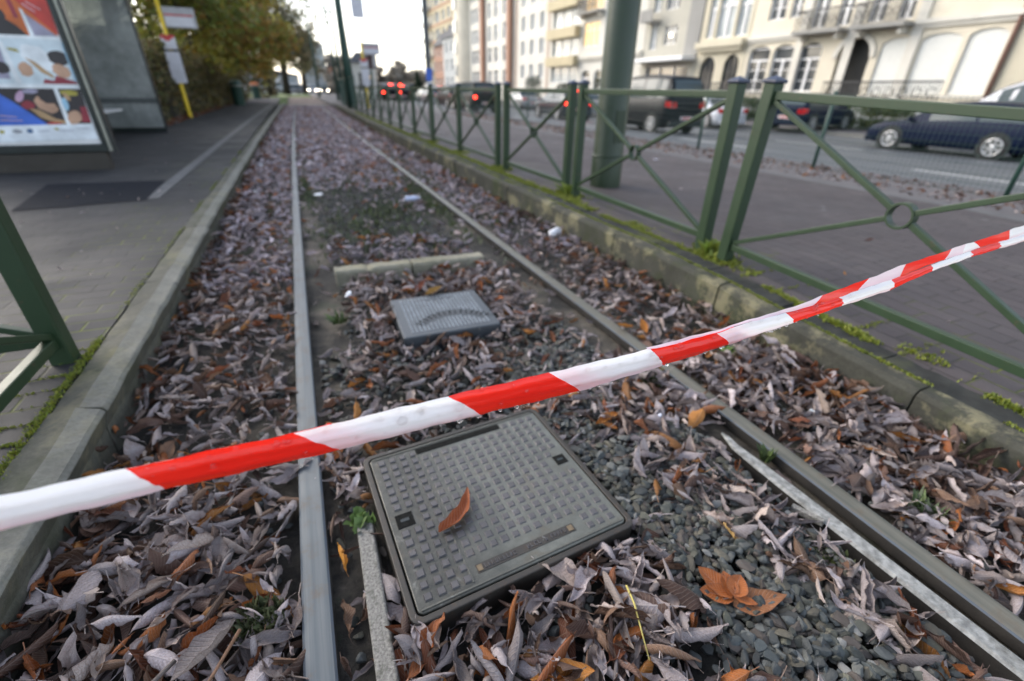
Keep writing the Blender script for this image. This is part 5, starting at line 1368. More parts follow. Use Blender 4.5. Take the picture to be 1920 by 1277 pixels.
# leaves blown along the foot of the hedge and in the strip before the road
def litter_strip(name, label, x0, x1, y0, y1, z, n, lo, hi, r, fr=.15, br=.45):
    global spots
    s0 = len(spots)
    for _ in range(n):
        c, k = pick_tint(r, fr, br); spots.append([r.uniform(x0, x1), r.uniform(y0, y1), z + r.uniform(0, .02), r.uniform(lo, hi), c, k, rotm(r, .35), None])
    V, F, U, C = bake(range(s0, len(spots)), LVlo)
    tag(link(name, np_mesh(name, V, F, MT['leaf'], uv=U, colr=C)), label, 'leaf litter', kind='stuff')
litter_strip('fallen_leaves', 'orange-brown leaves blown along the foot of the hedge', -4.0, -3.55, 13.5, 32, .165, 900, .1, .18, rng, .1, .3)
litter_strip('fallen_leaves', 'brown leaves in the strip along the wire mesh fence', 5.35, 6.55, -1, 22, .16, 3000, .045, .085, rng, .35, .45)
litter_strip('fallen_leaves', 'a few small dry leaf scraps scattered over the platform pavers', -3.2, -1.52, 2.2, 12, .156, 46, .02, .05, rng, .8, .15)
litter_strip('fallen_leaves', 'a few dry leaf scraps on the walkway pavers', 1.9, 5.0, .8, 14, .175, 60, .02, .06, rng, .7, .2)
# ------------------------------------------------------------------ vehicles
def car(label, loc, rz_, L, Wd, H, paint, kind='hatch', brake=False, plate=True, head=False, rails=False, group='cars on the road and parked along it', low=False, third=.915):
    """local: +y forward, z from the road, centred"""
    t = thing('parked_car' if group.startswith('parked') else 'car', label, 'car', loc, rz_, group)
    hw = Wd / 2; gc = .19; belt = H * .60 if kind != 'van' else H * .56
    # outline: (t along, roof/bonnet height, belt height)
    if kind == 'hatch': P = [(0, .60, .60), (.02, .66, .62), (.06, .80, .63), (.13, .93, .635), (.22, .985, .63), (.40, 1.0, .62), (.52, .985, .61), (.60, .90, .60), (.68, .755, .60), (.745, .64, .60), (.80, .605, .59), (.90, .55, .535), (.97, .46, .45), (1, .36, .35)]
    elif kind == 'van': P = [(0, .60, .55), (.012, .70, .58), (.035, .86, .59), (.07, .97, .59), (.2, 1.0, .585), (.45, 1.0, .575), (.58, .98, .57), (.68, .88, .565), (.77, .70, .56), (.83, .585, .56), (.90, .54, .52), (.97, .45, .44), (1, .34, .33)]
    else: P = [(0, .50, .50), (.02, .60, .6), (.10, .645, .63), (.17, .68, .635), (.25, .86, .635), (.33, .975, .63), (.45, 1.0, .62), (.55, .985, .61), (.63, .89, .60), (.715, .72, .60), (.765, .63, .60), (.84, .59, .58), (.93, .53, .52), (.98, .44, .43), (1, .36, .35)]
    rows = []
    def ring(tt, top, bl):
        y = (tt - .5) * L; ends = min(1, (tt / .06) if tt < .06 else ((1 - tt) / .07 if tt > .93 else 1)); w = hw * (.80 + .20 * ends ** .5)
        zt, zb = top * H, bl * H; gl = max(0, zt - zb); rw = w * (1 - .20 * min(1, gl / (H * .36)))
        lo = gc + (.10 * (1 - ends))
        return [(0, y, lo), (w * .86, y, lo), (w * .97, y, lo + .10), (w, y, lo + .26), (w * .985, y, zb - .04), (w * .955, y, zb), (rw * .96, y, max(zb + .002, zt - .05)), (rw * .80, y, zt - .008), (0, y, zt + .006)]
    fine = []
    for (a, b_) in zip(P[:-1], P[1:]):
        for s in (0, .5): fine.append(tuple(a[k] + (b_[k] - a[k]) * s for k in range(3)))
    fine.append(P[-1])
    half = [ring(*f) for f in fine]; n = len(half[0])
    b = MB(); vs = []
    for h in half: vs += h + [(-x, y, z) for x, y, z in h[-2:0:-1]]
    m = 2 * n - 2
    b.add(vs, [(i * m + k, i * m + (k + 1) % m, (i + 1) * m + (k + 1) % m, (i + 1) * m + k) for i in range(len(half) - 1) for k in range(m)] + [tuple(range(m)), tuple(range(len(vs) - 1, len(vs) - m - 1, -1))], True)
    bo = b.build('body', paint, t); e = bo.modifiers.new('edge', 'EDGE_SPLIT'); e.split_angle = R(38)
    # windows: patches a few mm proud of the shell
    def at(tt):
        for a, b_ in zip(P[:-1], P[1:]):
            if a[0] <= tt <= b_[0]:
                s = (tt - a[0]) / (b_[0] - a[0]); return ring(tt, a[1] + (b_[1] - a[1]) * s, a[2] + (b_[2] - a[2]) * s)
    cab = [p for p in P if p[1] - p[2] > .17]; c0, c1 = cab[0][0], cab[-1][0]
    pil = c0 + (c1 - c0) * .5
    def side(a, b_, sg):
        g = MB(); N = 6; V_ = []
        for i in range(N + 1):
            r_ = at(a + (b_ - a) * i / N); p, q = Vector(r_[5]), Vector(r_[6])
            for f in (.08, .9):
                v = p.lerp(q, f); V_.append((sg * (v.x + .006), v.y, v.z))
        g.add(V_, [(2 * i, 2 * i + 1, 2 * i + 3, 2 * i + 2) for i in range(N)], True); g.build('side_window', MT['car_glass'], t)
    for sg in (-1, 1): side(c0 + .01, pil - .008, sg); side(pil + .008, c1, sg)
    def screen(a, b_, nm):
        g = MB(); N = 5; V_ = []
        for i in range(N + 1):
            r_ = at(a + (b_ - a) * i / N)
            nrm = .010
            for x_, zz in ((-r_[7][0] * 1.06, r_[7][2] - .004), (0, r_[8][2]), (r_[7][0] * 1.06, r_[7][2] - .004)): V_.append((x_, r_[0][1] + (nrm if nm == 'windscreen' else -nrm), zz + nrm))
        g.add(V_, [(3 * i + k, 3 * i + k + 1, 3 * i + k + 4, 3 * i + k + 3) for i in range(N) for k in (0, 1)], True); g.build(nm, MT['car_glass'], t)
    fr = [p for p in P if p[0] > .5]; ws0 = [p[0] for p in fr if p[1] > .95][-1] + .02; ws1 = [p[0] for p in fr if p[1] - p[2] > .03][-1]
    screen(ws0, ws1 - .005, 'windscreen')
    re_ = [p for p in P if p[0] < .4]; rw1 = [p[0] for p in re_ if p[1] < .95][-1]; rw0 = [p[0] for p in re_ if p[1] - p[2] > .02][0]
    screen(rw0 + .006, rw1 + .02, 'rear_window')
    wr = .315 if not low else .30
    for fy in (.185, .80):
        for sg in (-1, 1):
            y = (fy - .5) * L
            b = MB(); b.lathe([(.0001, sg * (hw - .02)), (wr + .055, sg * (hw - .02)), (wr + .055, sg * (hw + .003)), (.0001, sg * (hw + .003))], (0, y, wr), 'x', 24, False); a_ = b.build('wheel_arch', MT['black'], t)
            b = MB(); b.lathe([(.0001, sg * (hw - .14)), (wr - .02, sg * (hw - .14)), (wr, sg * (hw - .12)), (wr, sg * (hw - .0)), (wr - .025, sg * (hw + .016)), (wr * .68, sg * (hw + .012)), (wr * .66, sg * (hw - .0)), (.0001, sg * (hw - .0))], (0, y, wr), 'x', 28); wv = b.build('wheel', MT['rubber'], t)
            b = MB(); b.lathe([(wr * .70, sg * (hw + .012)), (wr * .69, sg * (hw + .02)), (wr * .6, sg * (hw + .012)), (wr * .6, sg * (hw + .002))], (0, y, wr), 'x', 28)
            for k in range(7):
                a = 2 * math.pi * k / 7; c_ = Vector((sg * (hw + .010), y, wr)); d = Vector((0, math.cos(a), math.sin(a)))
                b.bar(c_ + d * .03, c_ + d * wr * .64, .045, .012, (1, 0, 0))
            b.lathe([(.0001, sg * (hw + .02)), (.05, sg * (hw + .018)), (.055, sg * (hw + .004))], (0, y, wr), 'x', 16); b.build('rim', MT['alloy'], wv)
    # lamps, plates, mirrors, bumpers
    for sg in (-1, 1):
        b = MB(); zt = belt - .02
        b.add([(sg * hw * .60, -L / 2 - .012, zt - .17), (sg * hw * .90, -L / 2 + .03, zt - .17), (sg * hw * .985, -L / 2 + .20, zt - .12), (sg * hw * .97, -L / 2 + .20, zt + .03), (sg * hw * .90, -L / 2 + .04, zt + .02), (sg * hw * .62, -L / 2 - .008, zt + .0),
               (sg * hw * .60, -L / 2 + .08, zt - .17), (sg * hw * .62, -L / 2 + .1, zt)], [(0, 1, 4, 5), (1, 2, 3, 4), (0, 5, 7, 6)], False)
        b.v = [(x * 1.012, y - .012, z) for x, y, z in b.v]
        b.build('tail_light', MT['red_lens'], t)
        if brake:
            b = MB(); b.lathe([(.0001, -L / 2 - .05), (.06, -L / 2 - .048), (.075, -L / 2 - .02), (.075, -L / 2 + .05)], (sg * hw * .8, 0, zt - .07), 'y', 14); b.build('brake_lamp', MT['red_lamp'], t)
        b = MB(); zt = H * .40
        b.lathe([(.0001, L / 2 - .03), (.07, L / 2 - .04), (.095, L / 2 - .10), (.10, L / 2 - .22)], (sg * hw * .70, 0, zt), 'y', 16); b.build('headlight', MT['head_lamp'] if head else MT['head_lens'], t)
        b = MB(); y = (ws1 - .5) * L - .18; b.box(sg * (hw - .03), sg * (hw + .13), y - .05, y + .05, belt + .0, belt + .12); b.build('mirror', paint, t, bevel=.03)
    if brake: b = MB(); b.box(-.16, .16, -L / 2 + .02 + (.04 if third > .9 else 0) * L - (0 if third > .9 else .09), -L / 2 + .06 + (.04 if third > .9 else 0) * L - (0 if third > .9 else .09), H * third, H * (third + .035)); b.build('brake_lamp', MT['red_lamp'], t)
    b = MB(); b.box(-.26, .26, -L / 2 - .02, -L / 2 + .03, .46, .57); pl_ = b.build('licence_plate', MT['plate_w'], t)
    b = MB(); b.box(-.2, .2, -L / 2 - .0225, -L / 2 - .0205, .49, .54); b.build('plate_print', MT['sign_red'], pl_)
    b = MB(); b.box(-.26, .26, L / 2 - .03, L / 2 + .02, .34, .45); b.build('licence_plate', MT['plate_w'], t)
    b = MB(); b.box(-hw * .86, hw * .86, -L / 2 - .03, -L / 2 + .12, .22, .44); b.build('bumper', MT['black'] if kind == 'van' else paint, t, bevel=.03)
    b = MB(); b.box(-hw * .8, hw * .8, L / 2 - .14, L / 2 + .015, .2, .38); b.build('bumper', paint, t, bevel=.03)
    for sg in (-1, 1): b = MB(); b.box(sg * (hw - .02), sg * (hw + .008), -L * .26, L * .24, .36, .42); b.build('side_trim', paint, t, bevel=.008)
    if rails:
        b = MB()
        for sg in (-1, 1): b.tube([(sg * hw * .62, -L * .36, H), (sg * hw * .62, -L * .33, H + .06), (sg * hw * .62, L * .06, H + .06), (sg * hw * .62, L * .1, H - .02)], .018, 6)
        b.build('roof_rails', MT['champagne'], t)
    return t
PT = dict(navy=car_paint('navy_paint', (.004, .009, .028)), black=car_paint('black_paint', (.006, .007, .009)), grey=car_paint('grey_paint', (.07, .08, .09), .25, .5), silver=car_paint('silver_paint', (.3, .31, .33), .28, .6), white=car_paint('white_car_paint', (.6, .62, .66)), anth=car_paint('anthracite_paint', (.009, .011, .014), .4, .08), lead=car_paint('lead_paint', (.22, .23, .24), .3, .5))
car('dark navy hatchback with bright alloy wheels driving on the road, side on', (17.15, 8.30, rz(17)), 0, 4.2, 1.76, 1.38, PT['navy'])
car('dark people carrier with red tail lights, seen between thick mast and fence post', (12.15, 16.3, rz(12.1)), R(2), 4.3, 1.78, 1.86, PT['anth'], 'van', rails=False)
car('dark off-road car with three lit brake lights in the traffic queue', (10.0, 31.2, rz(10)), R(3), 4.5, 1.75, 1.64, PT['black'], 'van', brake=True, third=.75)
car('grey hatchback with a lit brake light in the queue behind the fence', (12.9, 24.6, rz(12.9)), R(-3), 4.1, 1.75, 1.45, PT['grey'], brake=True)
car('silver saloon with red tail lights beside the thick mast', (17.3, 29.6, rz(17.3)), 0, 4.5, 1.76, 1.42, PT['silver'], 'saloon')
car('white saloon just beyond the dark people carrier', (18.0, 19.6, rz(18)), 0, 4.4, 1.76, 1.42, PT['white'], 'saloon')
car('dark blue hatchback parked across the pavement with its plate facing the road', (20.3, 15.3, -.25), R(-84), 3.9, 1.7, 1.42, PT['navy'], group='parked cars in front of the houses')
car('silver grey tall car parked close to the navy hatchback by the houses', (21.0, 8.2, -.2), R(0), 4.6, 1.85, 1.85, PT['silver'], 'van', group='parked cars in front of the houses')
car('light silver estate parked far along the houses beyond the queue', (17.9, 41, rz(17.9)), 0, 4.4, 1.76, 1.5, PT['silver'], 'saloon', group='parked cars in front of the houses')
car('dark car far along the queue, left of the one with three brake lights', (10.6, 37.5, rz(10.6)), 0, 4.4, 1.75, 1.5, PT['black'])
far = [((7.4, 47, 0), 'far dark car with lit tail lights at the head of the near lane', 'black', True), ((9.4, 52, 0), 'far dark car with lit tail lights in the middle of the distant queue', 'anth', True),
       ((10.4, 60, 0), 'far car with lit tail lights, last one seen before the trees', 'lead', True), ((12.0, 48, 0), 'distant silver car in the second lane of the queue', 'silver', True), ((13.4, 57, 0), 'distant grey car in the second lane beyond the silver one', 'grey', False), ((16.8, 52, 0), 'distant white car parked along the far kerb', 'white', False)]
for (x, y, z), lab, p, br_ in far: car(lab, (x, y, rz(x)), 0, 4.3, 1.75, 1.48, PT[p], brake=br_)
for x, y, rzz, lab, p in ((3.0, 97.5, 180, 'oncoming far car with lit headlights, left one at the end of the track', 'lead'), (5.0, 99.5, 180, 'oncoming far car with lit headlights, right one at the end of the track', 'black')):
    car(lab, (x, y, -.12), R(rzz), 4.2, 1.76, 1.45, PT[p], head=True)
for x, y, rzz, lab, p in ((-3.2, 83, 80, 'pale car parked far beyond the hedge and the orange-topped bin', 'white'), (-.6, 90.8 + 2, 90, 'silver car far behind the distant tree trunks', 'silver'), (-4.6, 92.6, 90, 'lead grey car on the cross street behind the distant trees', 'lead'), (1.2, 110, 90, 'white van-like car on the far side of the cross street', 'white')):
    car(lab, (x, y, .1 if y < 84 else -.12), R(rzz), 4.3, 1.76, 1.5, PT[p], 'van' if p != 'lead' else 'hatch', head=(y < 84))
# signal and street lamps that are lit in the photograph
t = thing('traffic_light', 'far traffic signal post with an amber lamp glowing, right of the display box', 'traffic light', (5.2, 42, -.05))
b = MB(); b.tube([(0, 0, 0), (0, 0, 1.9)], .05, 8); b.build('post', MT['dark_green'], t)
b = MB(); b.box(-.14, .14, -.1, .1, 1.5, 2.15); sc_ = b.build('signal_case', MT['black'], t)
b = MB(); b.lathe([(.0001, -.16), (.13, -.14), (.13, -.1)], (0, 0, 1.82), 'y', 14); b.build('lamp', MT['amber'], sc_)
t = thing('traffic_light', 'far traffic signal post showing a red lamp above the queue', 'traffic light', (9.15, 50, -.1))
b = MB(); b.tube([(0, 0, 0), (0, 0, 1.6)], .05, 8); b.build('post', MT['dark_green'], t)
b = MB(); b.box(-.14, .14, -.1, .1, 1.0, 1.62); sc_ = b.build('signal_case', MT['black'], t)
b = MB(); b.lathe([(.0001, -.14), (.11, -.12), (.11, -.1)], (0, 0, 1.42), 'y', 14); b.build('lamp', MT['red_lamp'], sc_)
# ------------------------------------------------------------------ buildings
FX = 27.0
def facade(b, y0, y1, z0, z1, ops, x=FX, depth=.28):
    """front wall facing -x with openings (ya, yb, za, zb, arch)"""
    ys = sorted({y0, y1, *[v for o in ops for v in o[:2]]}); zs = sorted({z0, z1, *[v for o in ops for v in o[2:4]]})
    for ya, yb in zip(ys[:-1], ys[1:]):
        for za, zb in zip(zs[:-1], zs[1:]):
            my, mz = (ya + yb) / 2, (za + zb) / 2
            if any(o[0] < my < o[1] and o[2] < mz < o[3] for o in ops): continue
            b.add([(x, ya, za), (x, yb, za), (x, yb, zb), (x, ya, zb)], [(0, 3, 2, 1)], False)
    for o in ops:
        ya, yb, za, zb = o[:4]; arch = o[4] if len(o) > 4 else 0
        if not arch:
            pr_ = [(ya, za), (yb, za), (yb, zb), (ya, zb)]
        else:
            n = 12; c = (ya + yb) / 2; hw_ = (yb - ya) / 2; zsp = zb - arch
            arc_ = [(c + hw_ * math.cos(math.pi * k / n), zsp + arch * math.sin(math.pi * k / n)) for k in range(n + 1)]
            pr_ = [(ya, za), (yb, za)] + arc_
            for (p, q) in zip(arc_[:-1], arc_[1:]): b.add([(x, p[0], p[1]), (x, p[0], zb), (x, q[0], zb), (x, q[0], q[1])], [(0, 1, 2, 3)], False)
        m = len(pr_); b.add([(x, y, z) for y, z in pr_] + [(x + depth, y, z) for y, z in pr_], [(i, (i + 1) % m, (i + 1) % m + m, i + m) for i in range(m)], False)
def window(t, ya, yb, za, zb, arch=0, style='cross', glass='glass', x=FX, frame='white', name='window'):
    """frame (with mullions) as a part, the pane as its sub-part"""
    b = MB(); f = .07; xf = x + .14
    b.box(xf, xf + .08, ya, yb, za, za + f); b.box(xf, xf + .08, ya, yb, zb - f, zb); b.box(xf, xf + .08, ya, ya + f, za + f, zb - f); b.box(xf, xf + .08, yb - f, yb, za + f, zb - f)
    H_, W_ = zb - za, yb - ya; c = (ya + yb) / 2
    if style in ('cross', 'french'):
        tz = za + H_ * .72; b.box(xf - .002, xf + .07, ya + f, yb - f, tz - .05, tz + .05); b.box(xf - .004, xf + .07, c - .07, c + .07, za + f, tz - .05)
        if style == 'french':
            for k in (.25, .5): b.box(xf + .01, xf + .06, ya + f, yb - f, za + H_ * k - .02, za + H_ * k + .02)
    elif style == 'multi':
        for k in (1, 2): b.box(xf - .003, xf + .07, ya + W_ * k / 3 - .04, ya + W_ * k / 3 + .04, za + f, zb - f)
        b.box(xf + .001, xf + .06, ya + f, yb - f, za + H_ * .66 - .03, za + H_ * .66 + .03)
    elif style == 'plain2': b.box(xf - .003, xf + .07, c - .05, c + .05, za + f, zb - f)
    o = b.build(name, MT[frame], t)
    b = MB(); b.box(xf + .09, xf + .10, ya, yb, za, zb); b.build('pane', MT[glass] if isinstance(glass, str) else glass, o)
    return o
def body(t, y0, y1, z1, mat, ops, depth=10, x=FX, z0=-.4, roof=3.0):
    b = MB(); facade(b, y0, y1, z0, z1, ops, x)
    b.add([(x, y0, z0), (x + depth, y0, z0), (x + depth, y0, z1), (x, y0, z1), (x, y1, z0), (x + depth, y1, z0), (x + depth, y1, z1), (x, y1, z1)], [(0, 1, 2, 3), (4, 7, 6, 5), (1, 5, 6, 2)], False)
    b.build('wall', mat, t, fix=False)
    b = MB(); b.box(x + .5, x + .52, y0 + .05, y1 - .05, z0, z1 - .1); b.build('room_dark', MT['dark_in'], t)
    b = MB()
    b.add([(x - .25, y0, z1), (x + depth, y0, z1), (x + depth, y1, z1), (x - .25, y1, z1), (x + depth * .35, y0, z1 + roof), (x + depth * .35, y1, z1 + roof)], [(0, 3, 5, 4), (1, 4, 5, 2), (0, 4, 1), (3, 2, 5), (0, 1, 2, 3)], False)
    b.build('roof', MT['slate'], t)
def course(t, y0, y1, z, h, out, mat, x=FX, name='cornice'):
    b = MB(); b.box(x - out, x - .002, y0, y1, z, z + h); b.box(x - out * .55, x - .003, y0, y1, z - h * .8, z - .002); b.build(name, MT[mat], t)
def balcony(t, y0, y1, z, x=FX, mat='greywall', out=.9):
    b = MB(); b.box(x - out, x - .003, y0, y1, z - .16, z); o = b.build('balcony', MT[mat], t)
    b = MB(); b.box(x - out + .02, x - out + .06, y0 + .02, y1 - .02, z + .88, z + .94)
    for k in range(int((y1 - y0) / .09) + 1):
        y = y0 + .03 + k * .09
        if y < y1 - .02: b.box(x - out + .03, x - out + .05, y, y + .022, z, z + .88)
    for k in range(int((y1 - y0) / .36)):
        y = y0 + .2 + k * .36; b.lathe([(.13, -.01), (.155, -.01), (.155, .01), (.13, .01), (.13, -.01)], (x - out + .04, y, z + .45), 'x', 12, False)
    for yy in (y0 + .02, y1 - .06): b.box(x - out + .06, x - .01, yy, yy + .04, z + .88, z + .94)
    b.build('balcony_railing', MT['iron_rail'], o)
    for yy in (y0 + .25, y1 - .45): b = MB(); b.box(x - out * .6, x - .004, yy, yy + .2, z - .45, z - .162); b.build('bracket', MT['trim'], t)
def plinth(t, y0, y1, z1, mat, x=FX):
    b = MB(); b.box(x - .12, x - .004, y0, y1, -.4, z1); b.build('plinth', MT[mat], t)

# the cream mansion block
t = thing('town_house', 'cream stone mansion with arched doorway, closed white shutters and iron balconies', 'house', (0, 0, 0))
gw = [(24.15, 25.75, 1.25, 3.72, .35), (22.45, 23.95, 1.25, 3.70, .35), (20.75, 22.15, 1.25, 3.68, .35)]
ad = (18.0, 19.75, .1, 3.72, .87); sh = [(15.98, 17.6, 1.2, 3.6, .3), (14.2, 15.85, 1.2, 3.66, .3), (12.6, 14.0, 1.2, 3.7, .3)]
u1 = [(23.75, 24.95, 5.0, 7.4), (22.7, 23.45, 5.0, 7.4), (21.0, 21.95, 4.35, 7.4), (19.65, 20.45, 4.35, 7.4), (17.95, 18.75, 4.35, 7.4), (16.65, 17.35, 4.35, 7.4), (15.2, 16.0, 5.0, 7.4), (14.0, 14.9, 5.0, 7.4), (12.9, 13.6, 5.0, 7.4)]
body(t, 12.35, 26.0, 12.0, MT['cream'], gw + [ad] + sh + u1 + [(a, b_, 8.6, 10.6) for a, b_, *_ in u1])
for w in gw: window(t, w[0], w[1], w[2], w[3] - .12, 0, 'french')
for w in sh:
    b = MB(); b.box(FX + .10, FX + .13, w[0], w[1], w[2], w[3])
    for k in range(30): b.box(FX + .095, FX + .099, w[0] + .02, w[1] - .02, w[2] + .08 * k, w[2] + .08 * k + .05)
    b.build('roller_shutter', MT['shutter'], t)
for w in u1: window(t, *w, 0, 'french'); window(t, w[0], w[1], 8.6, 10.6, 0, 'cross')
b = MB(); b.box(FX + .9, FX + 1.0, 18.0, 19.75, .1, 3.72); dr = b.build('door', MT['dark_in'], t)
b = MB(); b.box(FX + .86, FX + .898, 18.05, 18.3, .1, 2.2); b.box(FX + .86, FX + .898, 18.85, 18.95, .1, 2.6); b.build('door_rail', MT['dark_green'], dr)
b = MB(); n_ = 14
for k in range(n_):
    a0, a1 = math.pi * k / n_, math.pi * (k + 1) / n_; c_ = 18.875
    b.add([(FX - .1, c_ + r_ * math.cos(a), 2.85 + r_ * math.sin(a)) for a in (a0, a1) for r_ in (.88, 1.12)] + [(FX - .002, c_ + r_ * math.cos(a), 2.85 + r_ * math.sin(a)) for a in (a0, a1) for r_ in (.88, 1.12)], [(0, 1, 3, 2), (1, 5, 7, 3), (0, 2, 6, 4)], False)
b.build('door_arch', MT['trim'], t)
course(t, 12.35, 16.3, 4.05, .2, .22, 'trim'); course(t, 22.2, 26.0, 4.05, .2, .22, 'trim'); course(t, 12.35, 26.0, 7.9, .25, .3, 'trim'); course(t, 12.35, 26.0, 11.6, .4, .5, 'trim')
balcony(t, 19.5, 22.3, 4.2); balcony(t, 16.35, 19.0, 4.18)
b = MB()
for y in (22.25, 19.25, 16.15): b.box(FX - .09, FX - .002, y - .22, y + .22, .4, 11.5)
b.build('pilaster', MT['trim'], t)
for w in sh + gw:
    b = MB(); b.box(FX - .08, FX - .002, w[0] - .1, w[1] + .1, w[2] - .14, w[2] - .02); b.build('sill', MT['trim'], t)
plinth(t, 20.0, 26.0, .9, 'greywall'); plinth(t, 12.4, 17.8, .9, 'greywall')
b = MB(); b.tube([(FX - .1, 12.42, -.4), (FX - .1, 12.42, 12)], .085, 8); b.build('downpipe', simple('brown_downpipe', (.22, .12, .09), .6), t)
# house at the right edge
t = thing('town_house', 'pale cream house at the right border with dark windows, beyond the brown downpipe', 'house', (0, 0, 0))
o1 = [(9.9, 11.2, 1.0, 3.6, .3), (7.6, 9.0, 1.0, 3.6, .3), (5.3, 6.7, 1.0, 3.6, .3)]; o2 = [(a, b_, 5.0, 7.4) for a, b_, *_ in o1]
body(t, 3.5, 12.3, 12, MT['cream2'], o1 + o2)
for w in o1 + o2: window(t, w[0], w[1], w[2], w[3] - .1, 0, 'cross')
course(t, 3.5, 12.3, 4.05, .2, .22, 'trim'); plinth(t, 3.5, 12.3, .8, 'greywall')
# yellowish house with bay and twin arches
t = thing('town_house', 'yellowish stone house with a bay of three tall windows above twin dark arches', 'house', (0, 0, 0))
ar = [(28.55, 29.95, .4, 3.35, .7), (26.45, 27.75, .4, 3.4, .65)]; up = [(29.3, 30.0, 4.45, 6.9), (27.6, 29.1, 4.4, 7.0, .5), (26.35, 27.4, 4.4, 6.9)]
body(t, 26.05, 30.45, 11.5, MT['cream2'], ar + up + [(26.6, 27.8, 8.3, 10.4), (28.5, 29.8, 8.3, 10.4)])
for w in ar: window(t, w[0], w[1], w[2], w[3], 0, 'multi', 'glass', frame='iron_rail')
for w in up: window(t, w[0], w[1], w[2], w[3] - .1, 0, 'cross', 'glass_pale')
for w in ((26.6, 27.8, 8.3, 10.4), (28.5, 29.8, 8.3, 10.4)): window(t, *w)
b = MB(); b.box(FX - .5, FX - .003, 26.15, 30.35, 3.85, 4.2); b.box(FX - .3, FX - .004, 26.3, 30.2, 3.6, 3.848); b.build('bay_base', MT['cream2'], t)
course(t, 26.05, 30.45, 7.6, .25, .3, 'trim')
# grey house with canopy
t = thing('town_house', 'grey-beige modern house with white canopy over a dark ground floor', 'house', (0, 0, 0))
o1 = [(33.0, 34.55, 4.35, 5.6), (33.2, 34.7, 6.6, 8.0), (35.3, 36.2, 4.1, 6.0), (35.3, 36.2, 6.6, 8.3), (33.2, 34.7, 9.3, 10.8), (31.2, 36.2, .6, 2.9)]
body(t, 30.5, 36.9, 12, MT['greige'], o1)
for w in o1[:2]: window(t, *w, 0, 'multi', 'glass')
window(t, *o1[2], 0, 'plain2', 'glass_pale'); window(t, *o1[3], 0, 'plain2', 'glass_pale'); window(t, *o1[4], 0, 'multi'); window(t, *o1[5], 0, 'multi', 'glass')
b = MB(); b.lathe([(.0001, -.11), (.07, -.08), (.10, 0), (.07, .08), (.0001, .11)], (FX + .05, 33.75, 4.95), 'z', 14); b.build('lit_lamp', MT['lamp'], t)
b = MB(); b.box(FX - 1.3, FX - .003, 30.55, 36.9, 3.2, 3.45); b.build('canopy', MT['white'], t)
b = MB(); b.box(FX - .07, FX - .002, 30.5, 31.9, 3.46, 12); b.build('panel', MT['greywall'], t)
for z in (5.9, 8.4):
    b = MB(); b.box(FX - .9, FX - .003, 35.1, 36.6, z, z + .12); o_ = b.build('balcony', MT['greywall'], t)
    b = MB(); b.box(FX - .9, FX - .84, 35.1, 36.6, z + .122, z + .8); b.build('parapet', MT['greywall'], o_)
# white house, the sunset reflection put into emissive amber panes
t = thing('town_house', 'white house with amber sunset reflected in its windows just left of the thick mast', 'house', (0, 0, 0))
o1 = [(43.9, 46.8, 4.9, 6.9), (43.6, 46.9, 7.8, 10.2), (38.5, 41.6, 4.9, 6.9), (38.5, 41.6, 7.8, 10.2), (44.9, 46.6, .5, 2.9, .5), (42.6, 44.2, .5, 2.9, .5), (40.3, 41.9, .5, 2.9, .5), (38, 39.6, .5, 2.9, .5)]
body(t, 36.95, 47.0, 12.5, MT['whitewall'], o1)
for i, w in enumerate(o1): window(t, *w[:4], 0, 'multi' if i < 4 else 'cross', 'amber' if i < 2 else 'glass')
course(t, 36.95, 47, 3.9, .25, .3, 'trim'); balcony(t, 43.2, 47.0, 7.6); plinth(t, 36.95, 47, .4, 'greywall')
# white apartment block with ochre bays
t = thing('apartment_block', 'white apartment block with pale ochre bands between wide bay windows', 'apartment block', (0, 0, 0))
o1 = []
for z in (2.1, 4.6, 7.1, 9.6, 12.1):
    for y in (61.2, 58.6, 56.0): o1.append((y - .55, y + .55, z + .25, z + 1.75))
bay = [(47.6, 53.3, z - .05, z + 1.45) for z in (1.9, 4.4, 7.0, 9.5, 12.0)]
body(t, 47.05, 63.6, 15, MT['whitewall'], o1 + bay)
for w in o1: window(t, *w, 0, 'plain2', 'glass_pale')
for w in bay: window(t, *w, 0, 'multi', 'glass_pale')
b = MB()
for z in (3.45, 5.95, 8.5, 11.0, 13.5): b.box(FX - .7, FX - .003, 47.3, 53.6, z - .06, z + .82)
b.build('bay_band', MT['ochre'], t)
b = MB()
for y in (54.3, 63.2): b.box(FX - .06, FX - .002, y - .25, y + .25, -.4, 15)
b.build('brick_stripe', MT['rose_brick'], t)
# corner building with red brick
t = thing('apartment_block', 'white corner apartment building with tall red brick uprights and a round white cornice', 'apartment block', (0, 0, 0))
o1 = []
for z in (1.8, 4.6, 7.2, 9.9, 12.6):
    for y in (80, 78.2, 72.8, 70.4, 67.2): o1.append((y - .7, y + .7, z - .1, z + 1.7))
body(t, 64.0, 87, 17, MT['whitewall'], o1)
for w in o1: window(t, *w, 0, 'cross', 'glass' if w[2] < 6 else 'glass_pale')
b = MB()
for y in (75.2, 65.0): b.box(FX - .5, FX - .003, y - .55, y + .55, -.4, 13.5)
b.build('brick_upright', MT['brick_red'], t)
b = MB(); b.box(FX - .9, FX - .004, 64.0, 82, 13.6, 14.6); b.build('cornice', MT['trim'], t)
b = MB(); b.lathe([(2.6, -.4), (2.6, 17), (.1, 18.2)], (FX + .9, 84.2, 0), 'z', 20); b.build('corner_tower', MT['cream'], t)  # golden low sunlight on the tower put into its cream colour
for i, z in enumerate((3, 6, 9, 12)):
    b = MB(); b.box(FX - 1.78, FX - 1.7, 83.6, 84.8, z, z + 1.6); b.build('window', MT['glass_pale'], t)
